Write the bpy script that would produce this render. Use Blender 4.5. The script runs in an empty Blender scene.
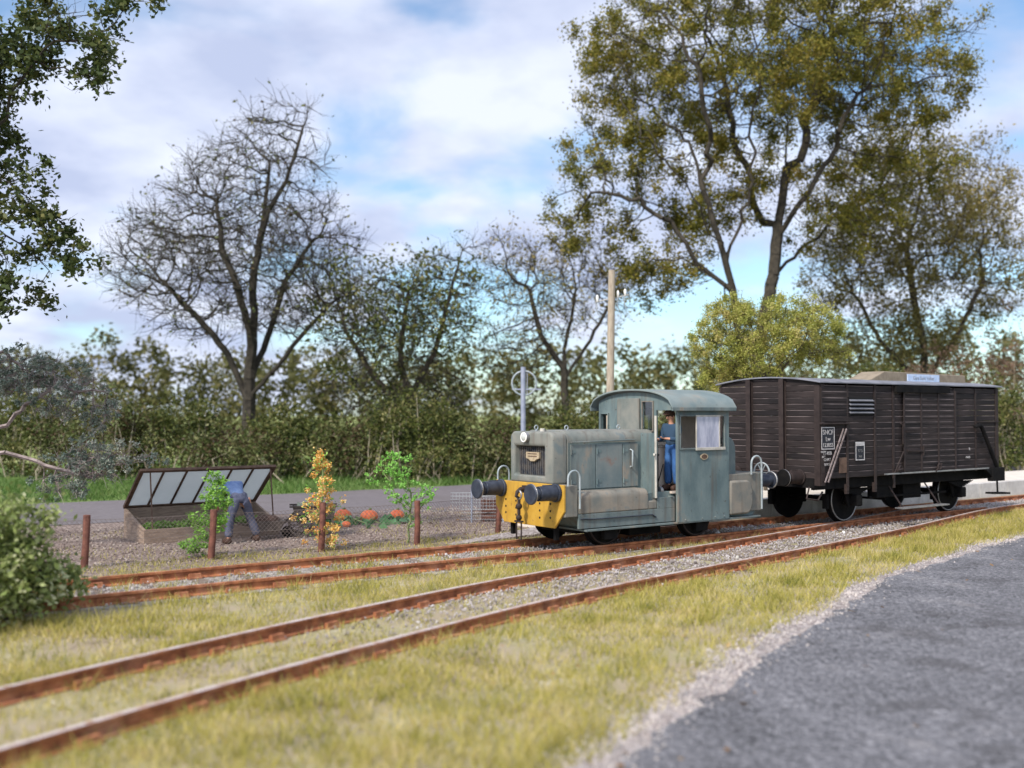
import bpy, bmesh, math, random
import numpy as np
from mathutils import Vector, Matrix

random.seed(7)
rng = np.random.default_rng(11)
scene = bpy.context.scene
COL = scene.collection
PI = math.pi

# ------------------------------------------------------------------ camera
cam_d = bpy.data.cameras.new("camera"); cam = bpy.data.objects.new("camera", cam_d); COL.objects.link(cam)
cam.location = (0, 0, 2.5)
cam.rotation_euler = (math.radians(90 + 1.58), 0, 0)
cam_d.sensor_width = 36; cam_d.lens = 36.91
cam_d.clip_start = 0.1; cam_d.clip_end = 2000
cam_d.dof.use_dof = True; cam_d.dof.focus_distance = 20.5; cam_d.dof.aperture_fstop = 0.5
scene.camera = cam
scene.view_settings.view_transform = 'Standard'
scene.view_settings.look = 'None'
scene.view_settings.gamma = 1.0
scene.view_settings.exposure = 0.7

# ------------------------------------------------------------------ sky and sun
SUN_EL, SUN_AZ = 42, 215          # azimuth measured clockwise from +Y: behind the camera, to the left
w = bpy.data.worlds.new("World"); scene.world = w; w.use_nodes = True
nt = w.node_tree; nt.nodes.clear()
N = nt.nodes.new; L = nt.links.new
out = N('ShaderNodeOutputWorld')
sky = N('ShaderNodeTexSky'); sky.sky_type = 'NISHITA'; sky.sun_disc = False
sky.sun_elevation = math.radians(SUN_EL); sky.sun_rotation = math.radians(SUN_AZ)
sky.air_density = 1.0; sky.dust_density = 0.6; sky.ozone_density = 2.0
bg1 = N('ShaderNodeBackground'); bg1.inputs[1].default_value = 0.11
tint = N('ShaderNodeMix'); tint.data_type = 'RGBA'; tint.blend_type = 'MULTIPLY'; tint.inputs[0].default_value = 1.0
L(sky.outputs[0], tint.inputs[6]); tint.inputs[7].default_value = (0.86, 1.0, 1.06, 1)
L(tint.outputs[2], bg1.inputs[0])
tc = N('ShaderNodeTexCoord')
sep = N('ShaderNodeSeparateXYZ'); L(tc.outputs['Generated'], sep.inputs[0])
def M(op, a, b=None, c=None, clamp=False, tree=None):
    n = (tree or nt).nodes.new('ShaderNodeMath'); n.operation = op; n.use_clamp = clamp
    for i, v in enumerate((a, b, c)):
        if v is None: continue
        if isinstance(v, (int, float)): n.inputs[i].default_value = v
        else: (tree or nt).links.new(v, n.inputs[i])
    return n.outputs[0]
zz = M('ADD', M('MAXIMUM', sep.outputs[2], 0.0), 0.22)
px_ = M('DIVIDE', sep.outputs[0], zz); py_ = M('DIVIDE', sep.outputs[1], zz)
cmb = N('ShaderNodeCombineXYZ'); L(px_, cmb.inputs[0]); L(py_, cmb.inputs[1]); cmb.inputs[2].default_value = 3.7
n1 = N('ShaderNodeTexNoise'); n1.inputs['Scale'].default_value = 1.9; n1.inputs['Detail'].default_value = 8; n1.inputs['Roughness'].default_value = 0.52
n1.inputs['Distortion'].default_value = 0.35
L(cmb.outputs[0], n1.inputs['Vector'])
n2 = N('ShaderNodeTexNoise'); n2.inputs['Scale'].default_value = 3.4; n2.inputs['Detail'].default_value = 6
L(cmb.outputs[0], n2.inputs['Vector'])
cov = N('ShaderNodeMapRange'); cov.inputs[1].default_value = 0.30; cov.inputs[2].default_value = 0.54; cov.interpolation_type = 'SMOOTHSTEP'
# fewer clouds low down over the horizon
low = N('ShaderNodeMapRange'); L(sep.outputs[2], low.inputs[0]); low.inputs[1].default_value = 0.05; low.inputs[2].default_value = 0.16
low.inputs[3].default_value = -0.22; low.inputs[4].default_value = 0.0
sidem = N('ShaderNodeMapRange'); L(sep.outputs[0], sidem.inputs[0]); sidem.inputs[1].default_value = -0.22; sidem.inputs[2].default_value = -0.02
L(M('ADD', n1.outputs[0], M('MULTIPLY', low.outputs[0], sidem.outputs[0])), cov.inputs[0])
cr = N('ShaderNodeValToRGB'); L(n2.outputs[0], cr.inputs[0])
cr.color_ramp.elements[0].position = 0.36; cr.color_ramp.elements[0].color = (0.39, 0.44, 0.60, 1)
cr.color_ramp.elements[1].position = 0.64; cr.color_ramp.elements[1].color = (0.62, 0.66, 0.78, 1)
# the clouds are brighter towards the veiled sun
sd = Vector((math.sin(math.radians(SUN_AZ)) * math.cos(math.radians(SUN_EL)), math.cos(math.radians(SUN_AZ)) * math.cos(math.radians(SUN_EL)), math.sin(math.radians(SUN_EL))))
dt = N('ShaderNodeVectorMath'); dt.operation = 'DOT_PRODUCT'; L(tc.outputs['Generated'], dt.inputs[0]); dt.inputs[1].default_value = sd
gl = N('ShaderNodeMapRange'); L(dt.outputs['Value'], gl.inputs[0]); gl.inputs[1].default_value = 0.1; gl.inputs[2].default_value = 1.0
gl.inputs[3].default_value = 0.92; gl.inputs[4].default_value = 2.0
bg2 = N('ShaderNodeBackground'); L(cr.outputs[0], bg2.inputs[0]); L(gl.outputs[0], bg2.inputs[1])
mx = N('ShaderNodeMixShader'); L(M('MULTIPLY', cov.outputs[0], 0.97), mx.inputs[0]); L(bg1.outputs[0], mx.inputs[1]); L(bg2.outputs[0], mx.inputs[2])
L(mx.outputs[0], out.inputs[0])

sun_d = bpy.data.lights.new("sun", 'SUN'); sun = bpy.data.objects.new("sun", sun_d); COL.objects.link(sun)
sun_d.energy = 3.0; sun_d.angle = math.radians(6); sun_d.color = (1.0, 0.94, 0.86)
sun.rotation_euler = sd.to_track_quat('Z', 'Y').to_euler()

# ------------------------------------------------------------------ materials
def mat(name, c1, c2=None, scale=4.0, rough=0.8, metal=0.0, bump=0.0, bscale=None, c3=None, c3pos=0.68, detail=6, coord='Object', stretch=None, spec=0.3, alpha=None, transm=None):
    m = bpy.data.materials.new(name); m.use_nodes = True
    t = m.node_tree; b = t.nodes['Principled BSDF']
    b.inputs['Roughness'].default_value = rough; b.inputs['Metallic'].default_value = metal
    b.inputs['Specular IOR Level'].default_value = spec
    if transm is not None: b.inputs['Transmission Weight'].default_value = transm
    if alpha is not None: b.inputs['Alpha'].default_value = alpha
    if c2 is None and not bump:
        b.inputs['Base Color'].default_value = (*c1, 1); return m
    tcn = t.nodes.new('ShaderNodeTexCoord'); src = tcn.outputs[coord]
    if stretch:
        mp = t.nodes.new('ShaderNodeMapping'); mp.inputs['Scale'].default_value = stretch
        t.links.new(src, mp.inputs[0]); src = mp.outputs[0]
    nz = t.nodes.new('ShaderNodeTexNoise'); nz.inputs['Scale'].default_value = scale; nz.inputs['Detail'].default_value = detail; nz.inputs['Roughness'].default_value = 0.6
    t.links.new(src, nz.inputs['Vector'])
    if c2 is not None:
        r = t.nodes.new('ShaderNodeValToRGB'); e = r.color_ramp.elements
        e[0].position = 0.36; e[0].color = (*c1, 1); e[1].position = 0.6; e[1].color = (*c2, 1)
        if c3 is not None:
            x = e.new(c3pos); x.color = (*c3, 1)
        t.links.new(nz.outputs[0], r.inputs[0]); t.links.new(r.outputs[0], b.inputs['Base Color'])
    else: b.inputs['Base Color'].default_value = (*c1, 1)
    if bump:
        nb = t.nodes.new('ShaderNodeTexNoise'); nb.inputs['Scale'].default_value = bscale or scale * 4; nb.inputs['Detail'].default_value = 4
        t.links.new(src, nb.inputs['Vector'])
        bp = t.nodes.new('ShaderNodeBump'); bp.inputs['Strength'].default_value = bump; bp.inputs['Distance'].default_value = 0.02
        t.links.new(nb.outputs[0], bp.inputs['Height']); t.links.new(bp.outputs[0], b.inputs['Normal'])
    return m

def leafmat(name, cols, transl=0.3, rough=0.6, clump=0.5):
    """cols: list of colours along a per-leaf random value"""
    m = bpy.data.materials.new(name); m.use_nodes = True
    t = m.node_tree; b = t.nodes['Principled BSDF']
    b.inputs['Roughness'].default_value = rough; b.inputs['Specular IOR Level'].default_value = 0.25
    at = t.nodes.new('ShaderNodeAttribute'); at.attribute_name = 'rnd'
    tcn = t.nodes.new('ShaderNodeTexCoord')
    nz = t.nodes.new('ShaderNodeTexNoise'); nz.inputs['Scale'].default_value = clump; nz.inputs['Detail'].default_value = 3
    t.links.new(tcn.outputs['Object'], nz.inputs['Vector'])
    v = M('ADD', M('MULTIPLY', at.outputs['Fac'], 0.6), M('MULTIPLY', M('SUBTRACT', nz.outputs[0], 0.3, tree=t), 1.0, tree=t), tree=t) if False else None
    a = M('MULTIPLY', at.outputs['Fac'], 0.55, tree=t)
    c = M('MULTIPLY', M('SUBTRACT', nz.outputs[0], 0.3, tree=t), 1.1, tree=t)
    v = M('ADD', a, c, tree=t, clamp=True)
    r = t.nodes.new('ShaderNodeValToRGB'); e = r.color_ramp.elements
    n = len(cols)
    e[0].position = 0.1; e[0].color = (*cols[0], 1); e[1].position = 0.9; e[1].color = (*cols[-1], 1)
    for i in range(1, n - 1):
        x = e.new(0.1 + 0.8 * i / (n - 1)); x.color = (*cols[i], 1)
    t.links.new(v, r.inputs[0]); t.links.new(r.outputs[0], b.inputs['Base Color'])
    tr = t.nodes.new('ShaderNodeBsdfTranslucent'); t.links.new(r.outputs[0], tr.inputs[0])
    ms = t.nodes.new('ShaderNodeMixShader'); ms.inputs[0].default_value = transl
    t.links.new(b.outputs[0], ms.inputs[1]); t.links.new(tr.outputs[0], ms.inputs[2])
    t.links.new(ms.outputs[0], t.nodes['Material Output'].inputs[0])
    return m

MT = {}
def weather(m, streak=(.09, .06, .04), amt=.55, chips=(.05, .03, .02), sx=7, sz=.55):
    t = m.node_tree; b = t.nodes['Principled BSDF']; old = b.inputs['Base Color'].links[0].from_socket
    tcn = t.nodes.new('ShaderNodeTexCoord'); mp = t.nodes.new('ShaderNodeMapping'); mp.inputs['Scale'].default_value = (sx, sx, sz); t.links.new(tcn.outputs['Object'], mp.inputs[0])
    n = t.nodes.new('ShaderNodeTexNoise'); n.inputs['Scale'].default_value = 1.0; n.inputs['Detail'].default_value = 5; t.links.new(mp.outputs[0], n.inputs['Vector'])
    r = t.nodes.new('ShaderNodeMapRange'); r.inputs[1].default_value = .52; r.inputs[2].default_value = .72; r.inputs[3].default_value = 0; r.inputs[4].default_value = amt; t.links.new(n.outputs[0], r.inputs[0])
    mx_ = t.nodes.new('ShaderNodeMix'); mx_.data_type = 'RGBA'; t.links.new(r.outputs[0], mx_.inputs[0]); t.links.new(old, mx_.inputs[6]); mx_.inputs[7].default_value = (*streak, 1)
    n2_ = t.nodes.new('ShaderNodeTexNoise'); n2_.inputs['Scale'].default_value = 11; n2_.inputs['Detail'].default_value = 7; n2_.inputs['Roughness'].default_value = .7; t.links.new(tcn.outputs['Object'], n2_.inputs['Vector'])
    r2 = t.nodes.new('ShaderNodeMapRange'); r2.inputs[1].default_value = .63; r2.inputs[2].default_value = .68; r2.inputs[3].default_value = 0; r2.inputs[4].default_value = .75; t.links.new(n2_.outputs[0], r2.inputs[0])
    m2_ = t.nodes.new('ShaderNodeMix'); m2_.data_type = 'RGBA'; t.links.new(r2.outputs[0], m2_.inputs[0]); t.links.new(mx_.outputs[2], m2_.inputs[6]); m2_.inputs[7].default_value = (*chips, 1)
    t.links.new(m2_.outputs[2], b.inputs['Base Color'])
MT['rust'] = mat('rust', (.18, .062, .028), (.38, .145, .062), 6, .85, bump=.5, c3=(.42, .2, .1), c3pos=.75)
MT['rail_shine'] = mat('rail_shine', (.42, .28, .21), (.58, .5, .46), 5, .5, .25, c3=(.34, .18, .11))  # whitish shine of the near rail tops put into the colour
MT['sleeper'] = mat('sleeper', (.10, .075, .055), (.22, .17, .13), 5, .9, bump=.6, stretch=(1, 8, 1))
MT['stone'] = mat('ballast_stone', (.3, .28, .27), (.55, .52, .5), 9, .9)
MT['blue'] = mat('loco_paint', (.080, .115, .118), (.135, .175, .17), 1.8, .6, bump=.12, bscale=30, c3=(.20, .185, .15), c3pos=.72, stretch=(1.4, 1.4, .7))
MT['blue2'] = mat('loco_paint_dusty', (.090, .12, .12), (.155, .18, .17), 1.9, .65, bump=.1, bscale=30, c3=(.23, .20, .16), stretch=(1.4, 1.4, .7))
MT['blue3'] = mat('loco_paint_rusty', (.10, .135, .14), (.165, .185, .175), 1.7, .65, bump=.1, bscale=30, c3=(.20, .12, .09), c3pos=.7)
MT['tan'] = mat('loco_mud', (.13, .135, .12), (.22, .19, .15), 2.2, .8, bump=.1, c3=(.12, .15, .15))
MT['roofb'] = mat('loco_roof_paint', (.13, .17, .17), (.20, .23, .215), 1.4, .6, c3=(.30, .26, .21), c3pos=.75)
MT['hood'] = mat('hood_paint', (.13, .145, .13), (.205, .20, .17), 2.0, .65, bump=.08, c3=(.14, .165, .16))
MT['yellow'] = mat('yellow_paint', (.40, .22, .025), (.48, .28, .04), 4, .6, c3=(.33, .17, .04), c3pos=.7, bump=.1)
MT['navy'] = mat('buffer_steel', (.028, .034, .05), (.055, .062, .08), 6, .45, .3, bump=.15)
MT['black'] = mat('black_steel', (.004, .004, .0045), (.010, .009, .0085), 6, .85, bump=.2, spec=.12)
MT['dark'] = mat('dark_hole', (.01, .01, .01), rough=.9)
MT['steel'] = mat('grey_steel', (.25, .25, .25), (.4, .38, .36), 9, .45, .7)
MT['rail_grey'] = mat('handrail_paint', (.22, .26, .27), (.32, .35, .35), 9, .5)
MT['cream'] = mat('cream_paint', (.34, .32, .27), (.46, .43, .37), 7, .7)
MT['lamp'] = mat('lamp_glass', (.42, .43, .40), rough=.15, spec=.6)
MT['brass'] = mat('brass_badge', (.36, .27, .16), (.5, .4, .27), 20, .5, .3)
MT['grille'] = mat('radiator_mesh', (.03, .035, .045), (.09, .08, .07), 9, .8, bump=.8, bscale=60)
MT['glass'] = mat('window_glass', (.9, .95, .95), rough=.03, transm=1.0)
MT['lilacglass'] = mat('lilac_glass', (.24, .25, .33), (.42, .42, .50), 2.2, .15, spec=.7, c3=(.55, .54, .62), stretch=(3, 3, .8))  # mottled pale lilac with lighter vertical streaks
MT['inside'] = mat('cab_lining', (.44, .36, .29), (.55, .46, .38), 4, .85)
MT['roofw'] = mat('wagon_roof', (.12, .125, .14), (.2, .2, .22), 3, .6)
MT['iron'] = mat('wagon_iron', (.020, .013, .0115), (.034, .023, .020), 6, .7, bump=.2)
MT['white'] = mat('white_marking', (.50, .48, .46), (.33, .31, .30), 18, .8)
MT['staymt'] = mat('worn_stay', (.13, .10, .09), (.26, .21, .20), 14, .8)
MT['panel'] = mat('black_panel', (.018, .02, .026), rough=.7)
MT['tanbox'] = mat('tan_box', (.17, .135, .095), (.24, .195, .14), 5, .85)
MT['signblue'] = mat('pale_blue_plate', (.34, .45, .62), (.50, .57, .70), 12, .6)
MT['concrete'] = mat('concrete', (.4, .375, .345), (.52, .49, .45), 3, .9, bump=.25, c3=(.34, .31, .28), c3pos=.75)
MT['creamtop'] = mat('platform_top', (.5, .44, .37), (.6, .54, .46), 2.5, .95, bump=.2)
MT['wood'] = mat('old_wood', (.20, .14, .10), (.31, .23, .17), 5, .85, bump=.4, stretch=(1, 1, 7))
MT['woodd'] = mat('dark_wood', (.075, .045, .03), (.13, .08, .055), 6, .85, bump=.4)
MT['postred'] = mat('rust_brown_post', (.09, .035, .025), (.17, .068, .045), 8, .8, bump=.4)
MT['cart'] = mat('cart_wood', (.045, .035, .03), (.095, .075, .06), 8, .85, bump=.4)
MT['wire'] = mat('wire', (.20, .16, .14), rough=.6, metal=.3)
MT['wirepale'] = mat('pale_wire', (.36, .38, .38), rough=.5, metal=.2)
MT['pole'] = mat('pole_timber', (.27, .22, .16), (.38, .32, .24), 4, .85, bump=.3, stretch=(6, 6, 1))
MT['porcelain'] = mat('porcelain', (.8, .78, .72), rough=.3)
MT['galv'] = mat('galvanised', (.24, .27, .33), (.32, .34, .4), 5, .5, .3)
MT['pumpkin'] = mat('pumpkin_skin', (.62, .11, .035), (.74, .20, .07), 6, .5)
MT['bark'] = mat('bark', (.045, .036, .026), (.105, .085, .06), 5, .95, bump=.6)
MT['barkdark'] = mat('bark_dark', (.028, .024, .018), (.06, .05, .036), 5, .95, bump=.5)
MT['barkgrey'] = mat('bark_grey', (.15, .115, .105), (.32, .26, .24), 6, .95, bump=.5)
MT['stemgreen'] = mat('green_stem', (.16, .2, .07), rough=.7)
MT['soil'] = mat('dark_soil', (.05, .03, .022), (.1, .06, .045), 15, 1, bump=1, bscale=40)
MT['skin'] = mat('skin', (.55, .28, .18), rough=.6)
MT['denim'] = mat('dark_grey_cloth', (.07, .075, .11), (.11, .115, .16), 12, .9, bump=.3)
MT['shirt'] = mat('blue_shirt', (.10, .15, .27), (.14, .20, .33), 9, .9, bump=.2)
MT['overall'] = mat('blue_overalls', (.035, .1, .26), (.05, .14, .34), 9, .9, bump=.2)
MT['jacket'] = mat('dark_jacket', (.03, .06, .1), rough=.9)
MT['brown'] = mat('brown_leather', (.06, .03, .02), rough=.7)
MT['hair'] = mat('hair', (.05, .03, .02), rough=.8)

for k_ in ('blue', 'blue2', 'blue3', 'tan', 'hood'): weather(MT[k_])
weather(MT['roofb'], (.26, .22, .17), .5, (.07, .06, .05), 2.5, 2.5)
weather(MT['yellow'], (.20, .10, .03), .7, (.12, .06, .03), 6, .8)
weather(MT['rust'], (.46, .26, .17), .5, (.06, .025, .015), 2.5, 2.5)
weather(MT['overall'], (.02, .05, .14), .8, (.03, .06, .15), 12, 2); weather(MT['denim'], (.03, .033, .05), .8, (.12, .12, .14), 12, 2); weather(MT['shirt'], (.08, .13, .28), .8, (.1, .16, .3), 12, 3)
weather(MT['concrete'], (.22, .19, .16), .6, (.2, .17, .14), 2, .5)

def wagonmat():
    m = bpy.data.materials.new('wagon_planks'); m.use_nodes = True
    t = m.node_tree; b = t.nodes['Principled BSDF']; b.inputs['Roughness'].default_value = .75; b.inputs['Specular IOR Level'].default_value = .25
    tcn = t.nodes.new('ShaderNodeTexCoord'); sp = t.nodes.new('ShaderNodeSeparateXYZ'); t.links.new(tcn.outputs['Object'], sp.inputs[0])
    zf = M('DIVIDE', M('SUBTRACT', sp.outputs[2], 1.0, tree=t), 0.1285, tree=t)
    fr = M('FRACT', zf, tree=t); fl = M('FLOOR', zf, tree=t)
    cb = t.nodes.new('ShaderNodeCombineXYZ'); t.links.new(M('MULTIPLY', M('ADD', sp.outputs[0], sp.outputs[1], tree=t), 0.35, tree=t), cb.inputs[0]); t.links.new(M('MULTIPLY', fl, 3.7, tree=t), cb.inputs[1])
    nz = t.nodes.new('ShaderNodeTexNoise'); nz.inputs['Scale'].default_value = 1.5; nz.inputs['Detail'].default_value = 3; t.links.new(cb.outputs[0], nz.inputs['Vector'])
    r = t.nodes.new('ShaderNodeValToRGB'); e = r.color_ramp.elements
    e[0].position = .35; e[0].color = (.011, .0085, .0085, 1); e[1].position = .65; e[1].color = (.033, .024, .022, 1)
    t.links.new(nz.outputs[0], r.inputs[0])
    mp = t.nodes.new('ShaderNodeMapping'); mp.inputs['Scale'].default_value = (1.2, 1.2, 22); t.links.new(tcn.outputs['Object'], mp.inputs[0])
    g = t.nodes.new('ShaderNodeTexNoise'); g.inputs['Scale'].default_value = 2.2; g.inputs['Detail'].default_value = 5; t.links.new(mp.outputs[0], g.inputs['Vector'])
    mr = t.nodes.new('ShaderNodeMapRange'); mr.inputs[1].default_value = .3; mr.inputs[2].default_value = .7; mr.inputs[3].default_value = .65; mr.inputs[4].default_value = 1.35
    t.links.new(g.outputs[0], mr.inputs[0])
    mu = t.nodes.new('ShaderNodeMix'); mu.data_type = 'RGBA'; mu.blend_type = 'MULTIPLY'; mu.inputs[0].default_value = 1
    t.links.new(r.outputs[0], mu.inputs[6]); t.links.new(mr.outputs[0], mu.inputs[7])
    # chalky dust on the lip of each board
    n3 = t.nodes.new('ShaderNodeTexNoise'); n3.inputs['Scale'].default_value = 1.7; t.links.new(tcn.outputs['Object'], n3.inputs['Vector'])
    e1 = M('GREATER_THAN', fr, 0.88, tree=t)
    k = M('MULTIPLY', e1, M('MULTIPLY', M('SUBTRACT', n3.outputs[0], 0.38, tree=t), 3.0, tree=t, clamp=True), tree=t)
    k = M('MULTIPLY', k, .8, tree=t)
    m2 = t.nodes.new('ShaderNodeMix'); m2.data_type = 'RGBA'; t.links.new(k, m2.inputs[0]); t.links.new(mu.outputs[2], m2.inputs[6]); m2.inputs[7].default_value = (.25, .2, .19, 1)
    t.links.new(m2.outputs[2], b.inputs['Base Color'])
    bp = t.nodes.new('ShaderNodeBump'); bp.inputs['Strength'].default_value = .5; bp.inputs['Distance'].default_value = .01
    t.links.new(g.outputs[0], bp.inputs['Height']); t.links.new(bp.outputs[0], b.inputs['Normal'])
    return m
MT['planks'] = wagonmat()

def groundmat(name, cols, s1=.6, s2=9, rough=.95, bump=.6, bscale=40, voro=None, speck=None):
    m = bpy.data.materials.new(name); m.use_nodes = True
    t = m.node_tree; b = t.nodes['Principled BSDF']; b.inputs['Roughness'].default_value = rough; b.inputs['Specular IOR Level'].default_value = .15
    tcn = t.nodes.new('ShaderNodeTexCoord'); src = tcn.outputs['Object']
    a = t.nodes.new('ShaderNodeTexNoise'); a.inputs['Scale'].default_value = s1; a.inputs['Detail'].default_value = 5
    c = t.nodes.new('ShaderNodeTexNoise'); c.inputs['Scale'].default_value = s2; c.inputs['Detail'].default_value = 6
    t.links.new(src, a.inputs[0]); t.links.new(src, c.inputs[0])
    v = M('ADD', M('MULTIPLY', a.outputs[0], .6, tree=t), M('MULTIPLY', c.outputs[0], .4, tree=t), tree=t)
    h = c.outputs[0]
    if voro:
        vo = t.nodes.new('ShaderNodeTexVoronoi'); vo.inputs['Scale'].default_value = voro; t.links.new(src, vo.inputs['Vector'])
        sr = t.nodes.new('ShaderNodeSeparateColor'); t.links.new(vo.outputs['Color'], sr.inputs[0])
        v = M('ADD', M('MULTIPLY', v, .62, tree=t), M('MULTIPLY', sr.outputs[0], .38, tree=t), tree=t)
        h = M('SUBTRACT', 1.0, vo.outputs['Distance'], tree=t)
    r = t.nodes.new('ShaderNodeValToRGB'); e = r.color_ramp.elements; n = len(cols)
    lo, hi = (.33, .67) if not voro else (.25, .75)
    e[0].position = lo; e[0].color = (*cols[0], 1); e[1].position = hi; e[1].color = (*cols[-1], 1)
    for i in range(1, n - 1):
        x = e.new(lo + (hi - lo) * i / (n - 1)); x.color = (*cols[i], 1)
    t.links.new(v, r.inputs[0]); t.links.new(r.outputs[0], b.inputs['Base Color'])
    bp = t.nodes.new('ShaderNodeBump'); bp.inputs['Strength'].default_value = bump; bp.inputs['Distance'].default_value = .03
    if not voro:
        nb = t.nodes.new('ShaderNodeTexNoise'); nb.inputs['Scale'].default_value = bscale; t.links.new(src, nb.inputs[0]); h = nb.outputs[0]
    t.links.new(h, bp.inputs['Height']); t.links.new(bp.outputs[0], b.inputs['Normal'])
    return m
def patches(m, col, lo, hi, sc=.55, amt=.6):
    t = m.node_tree; b = t.nodes['Principled BSDF']; old = b.inputs['Base Color'].links[0].from_socket
    tcn = t.nodes.new('ShaderNodeTexCoord'); n = t.nodes.new('ShaderNodeTexNoise'); n.inputs['Scale'].default_value = sc; n.inputs['Detail'].default_value = 9; n.inputs['Roughness'].default_value = .65; t.links.new(tcn.outputs['Object'], n.inputs['Vector'])
    r = t.nodes.new('ShaderNodeMapRange'); r.inputs[1].default_value = lo; r.inputs[2].default_value = hi; r.inputs[3].default_value = 0; r.inputs[4].default_value = amt; t.links.new(n.outputs[0], r.inputs[0])
    x = t.nodes.new('ShaderNodeMix'); x.data_type = 'RGBA'; t.links.new(r.outputs[0], x.inputs[0]); t.links.new(old, x.inputs[6]); x.inputs[7].default_value = (*col, 1); t.links.new(x.outputs[2], b.inputs['Base Color'])
GM = {
 'field': groundmat('field_ground', [(.12, .16, .04), (.2, .23, .07), (.32, .31, .14)], .15, 3),
 'yard': groundmat('yard_ground', [(.16, .12, .08), (.32, .26, .18), (.27, .24, .12), (.46, .40, .33)], .8, 14),
 'tarmac': groundmat('tarmac', [(.06, .058, .06), (.125, .122, .127), (.17, .166, .172), (.29, .28, .285)], .9, 12, .9, 1.0, voro=30),
 'sand': groundmat('sandy_margin', [(.16, .13, .115), (.27, .23, .21), (.40, .36, .335)], 2.5, 9, .95, .7, voro=20),
 'road': groundmat('road_asphalt', [(.12, .104, .106), (.15, .132, .132), (.185, .165, .163)], .3, 6, .9, .3),
 'gravel': groundmat('garden_gravel', [(.13, .095, .08), (.21, .16, .135), (.30, .24, .20)], 1.2, 10, .95, .9, voro=16),
 'bed': groundmat('ballast_bed', [(.17, .145, .12), (.28, .25, .21), (.40, .37, .33)], 1.5, 10, .95, .9, voro=18),
 'verge': groundmat('verge_turf', [(.06, .1, .02), (.1, .16, .035), (.16, .2, .06)], .7, 7),
}

patches(GM['tarmac'], (.075, .07, .07), .54, .60, .6, .55); patches(GM['tarmac'], (.27, .25, .235), .58, .68, .9, .4)
patches(GM['road'], (.10, .085, .08), .5, .62, .3, .5); patches(GM['yard'], (.40, .33, .27), .55, .66, 1.1, .35)
# ------------------------------------------------------------------ scene frame: s along the track, t across, z up
A = math.radians(36.3)
U = Vector((math.cos(A), math.sin(A), 0)); NN = Vector((-math.sin(A), math.cos(A), 0))
P0 = Vector((-1.828, 17.187, 0))
RT = .15                       # rail top above ground
def W(s, t, z=0): p = P0 + U * s + NN * t; return Vector((p.x, p.y, z))

# ------------------------------------------------------------------ builders
def tag(o, label, cat, group=None, kind=None):
    if label: o['label'] = label
    if cat: o['category'] = cat
    if group: o['group'] = group
    if kind: o['kind'] = kind
    return o
def thing(name, loc, rz, label, cat, group=None, org=(0, 0, 0)):
    o = bpy.data.objects.new(name, None); o.empty_display_size = .2; COL.objects.link(o)
    o.location = loc; o.rotation_euler = (0, 0, rz); ORG[o.name] = Vector(org)
    return tag(o, label, cat, group)
ORG = {}

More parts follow.
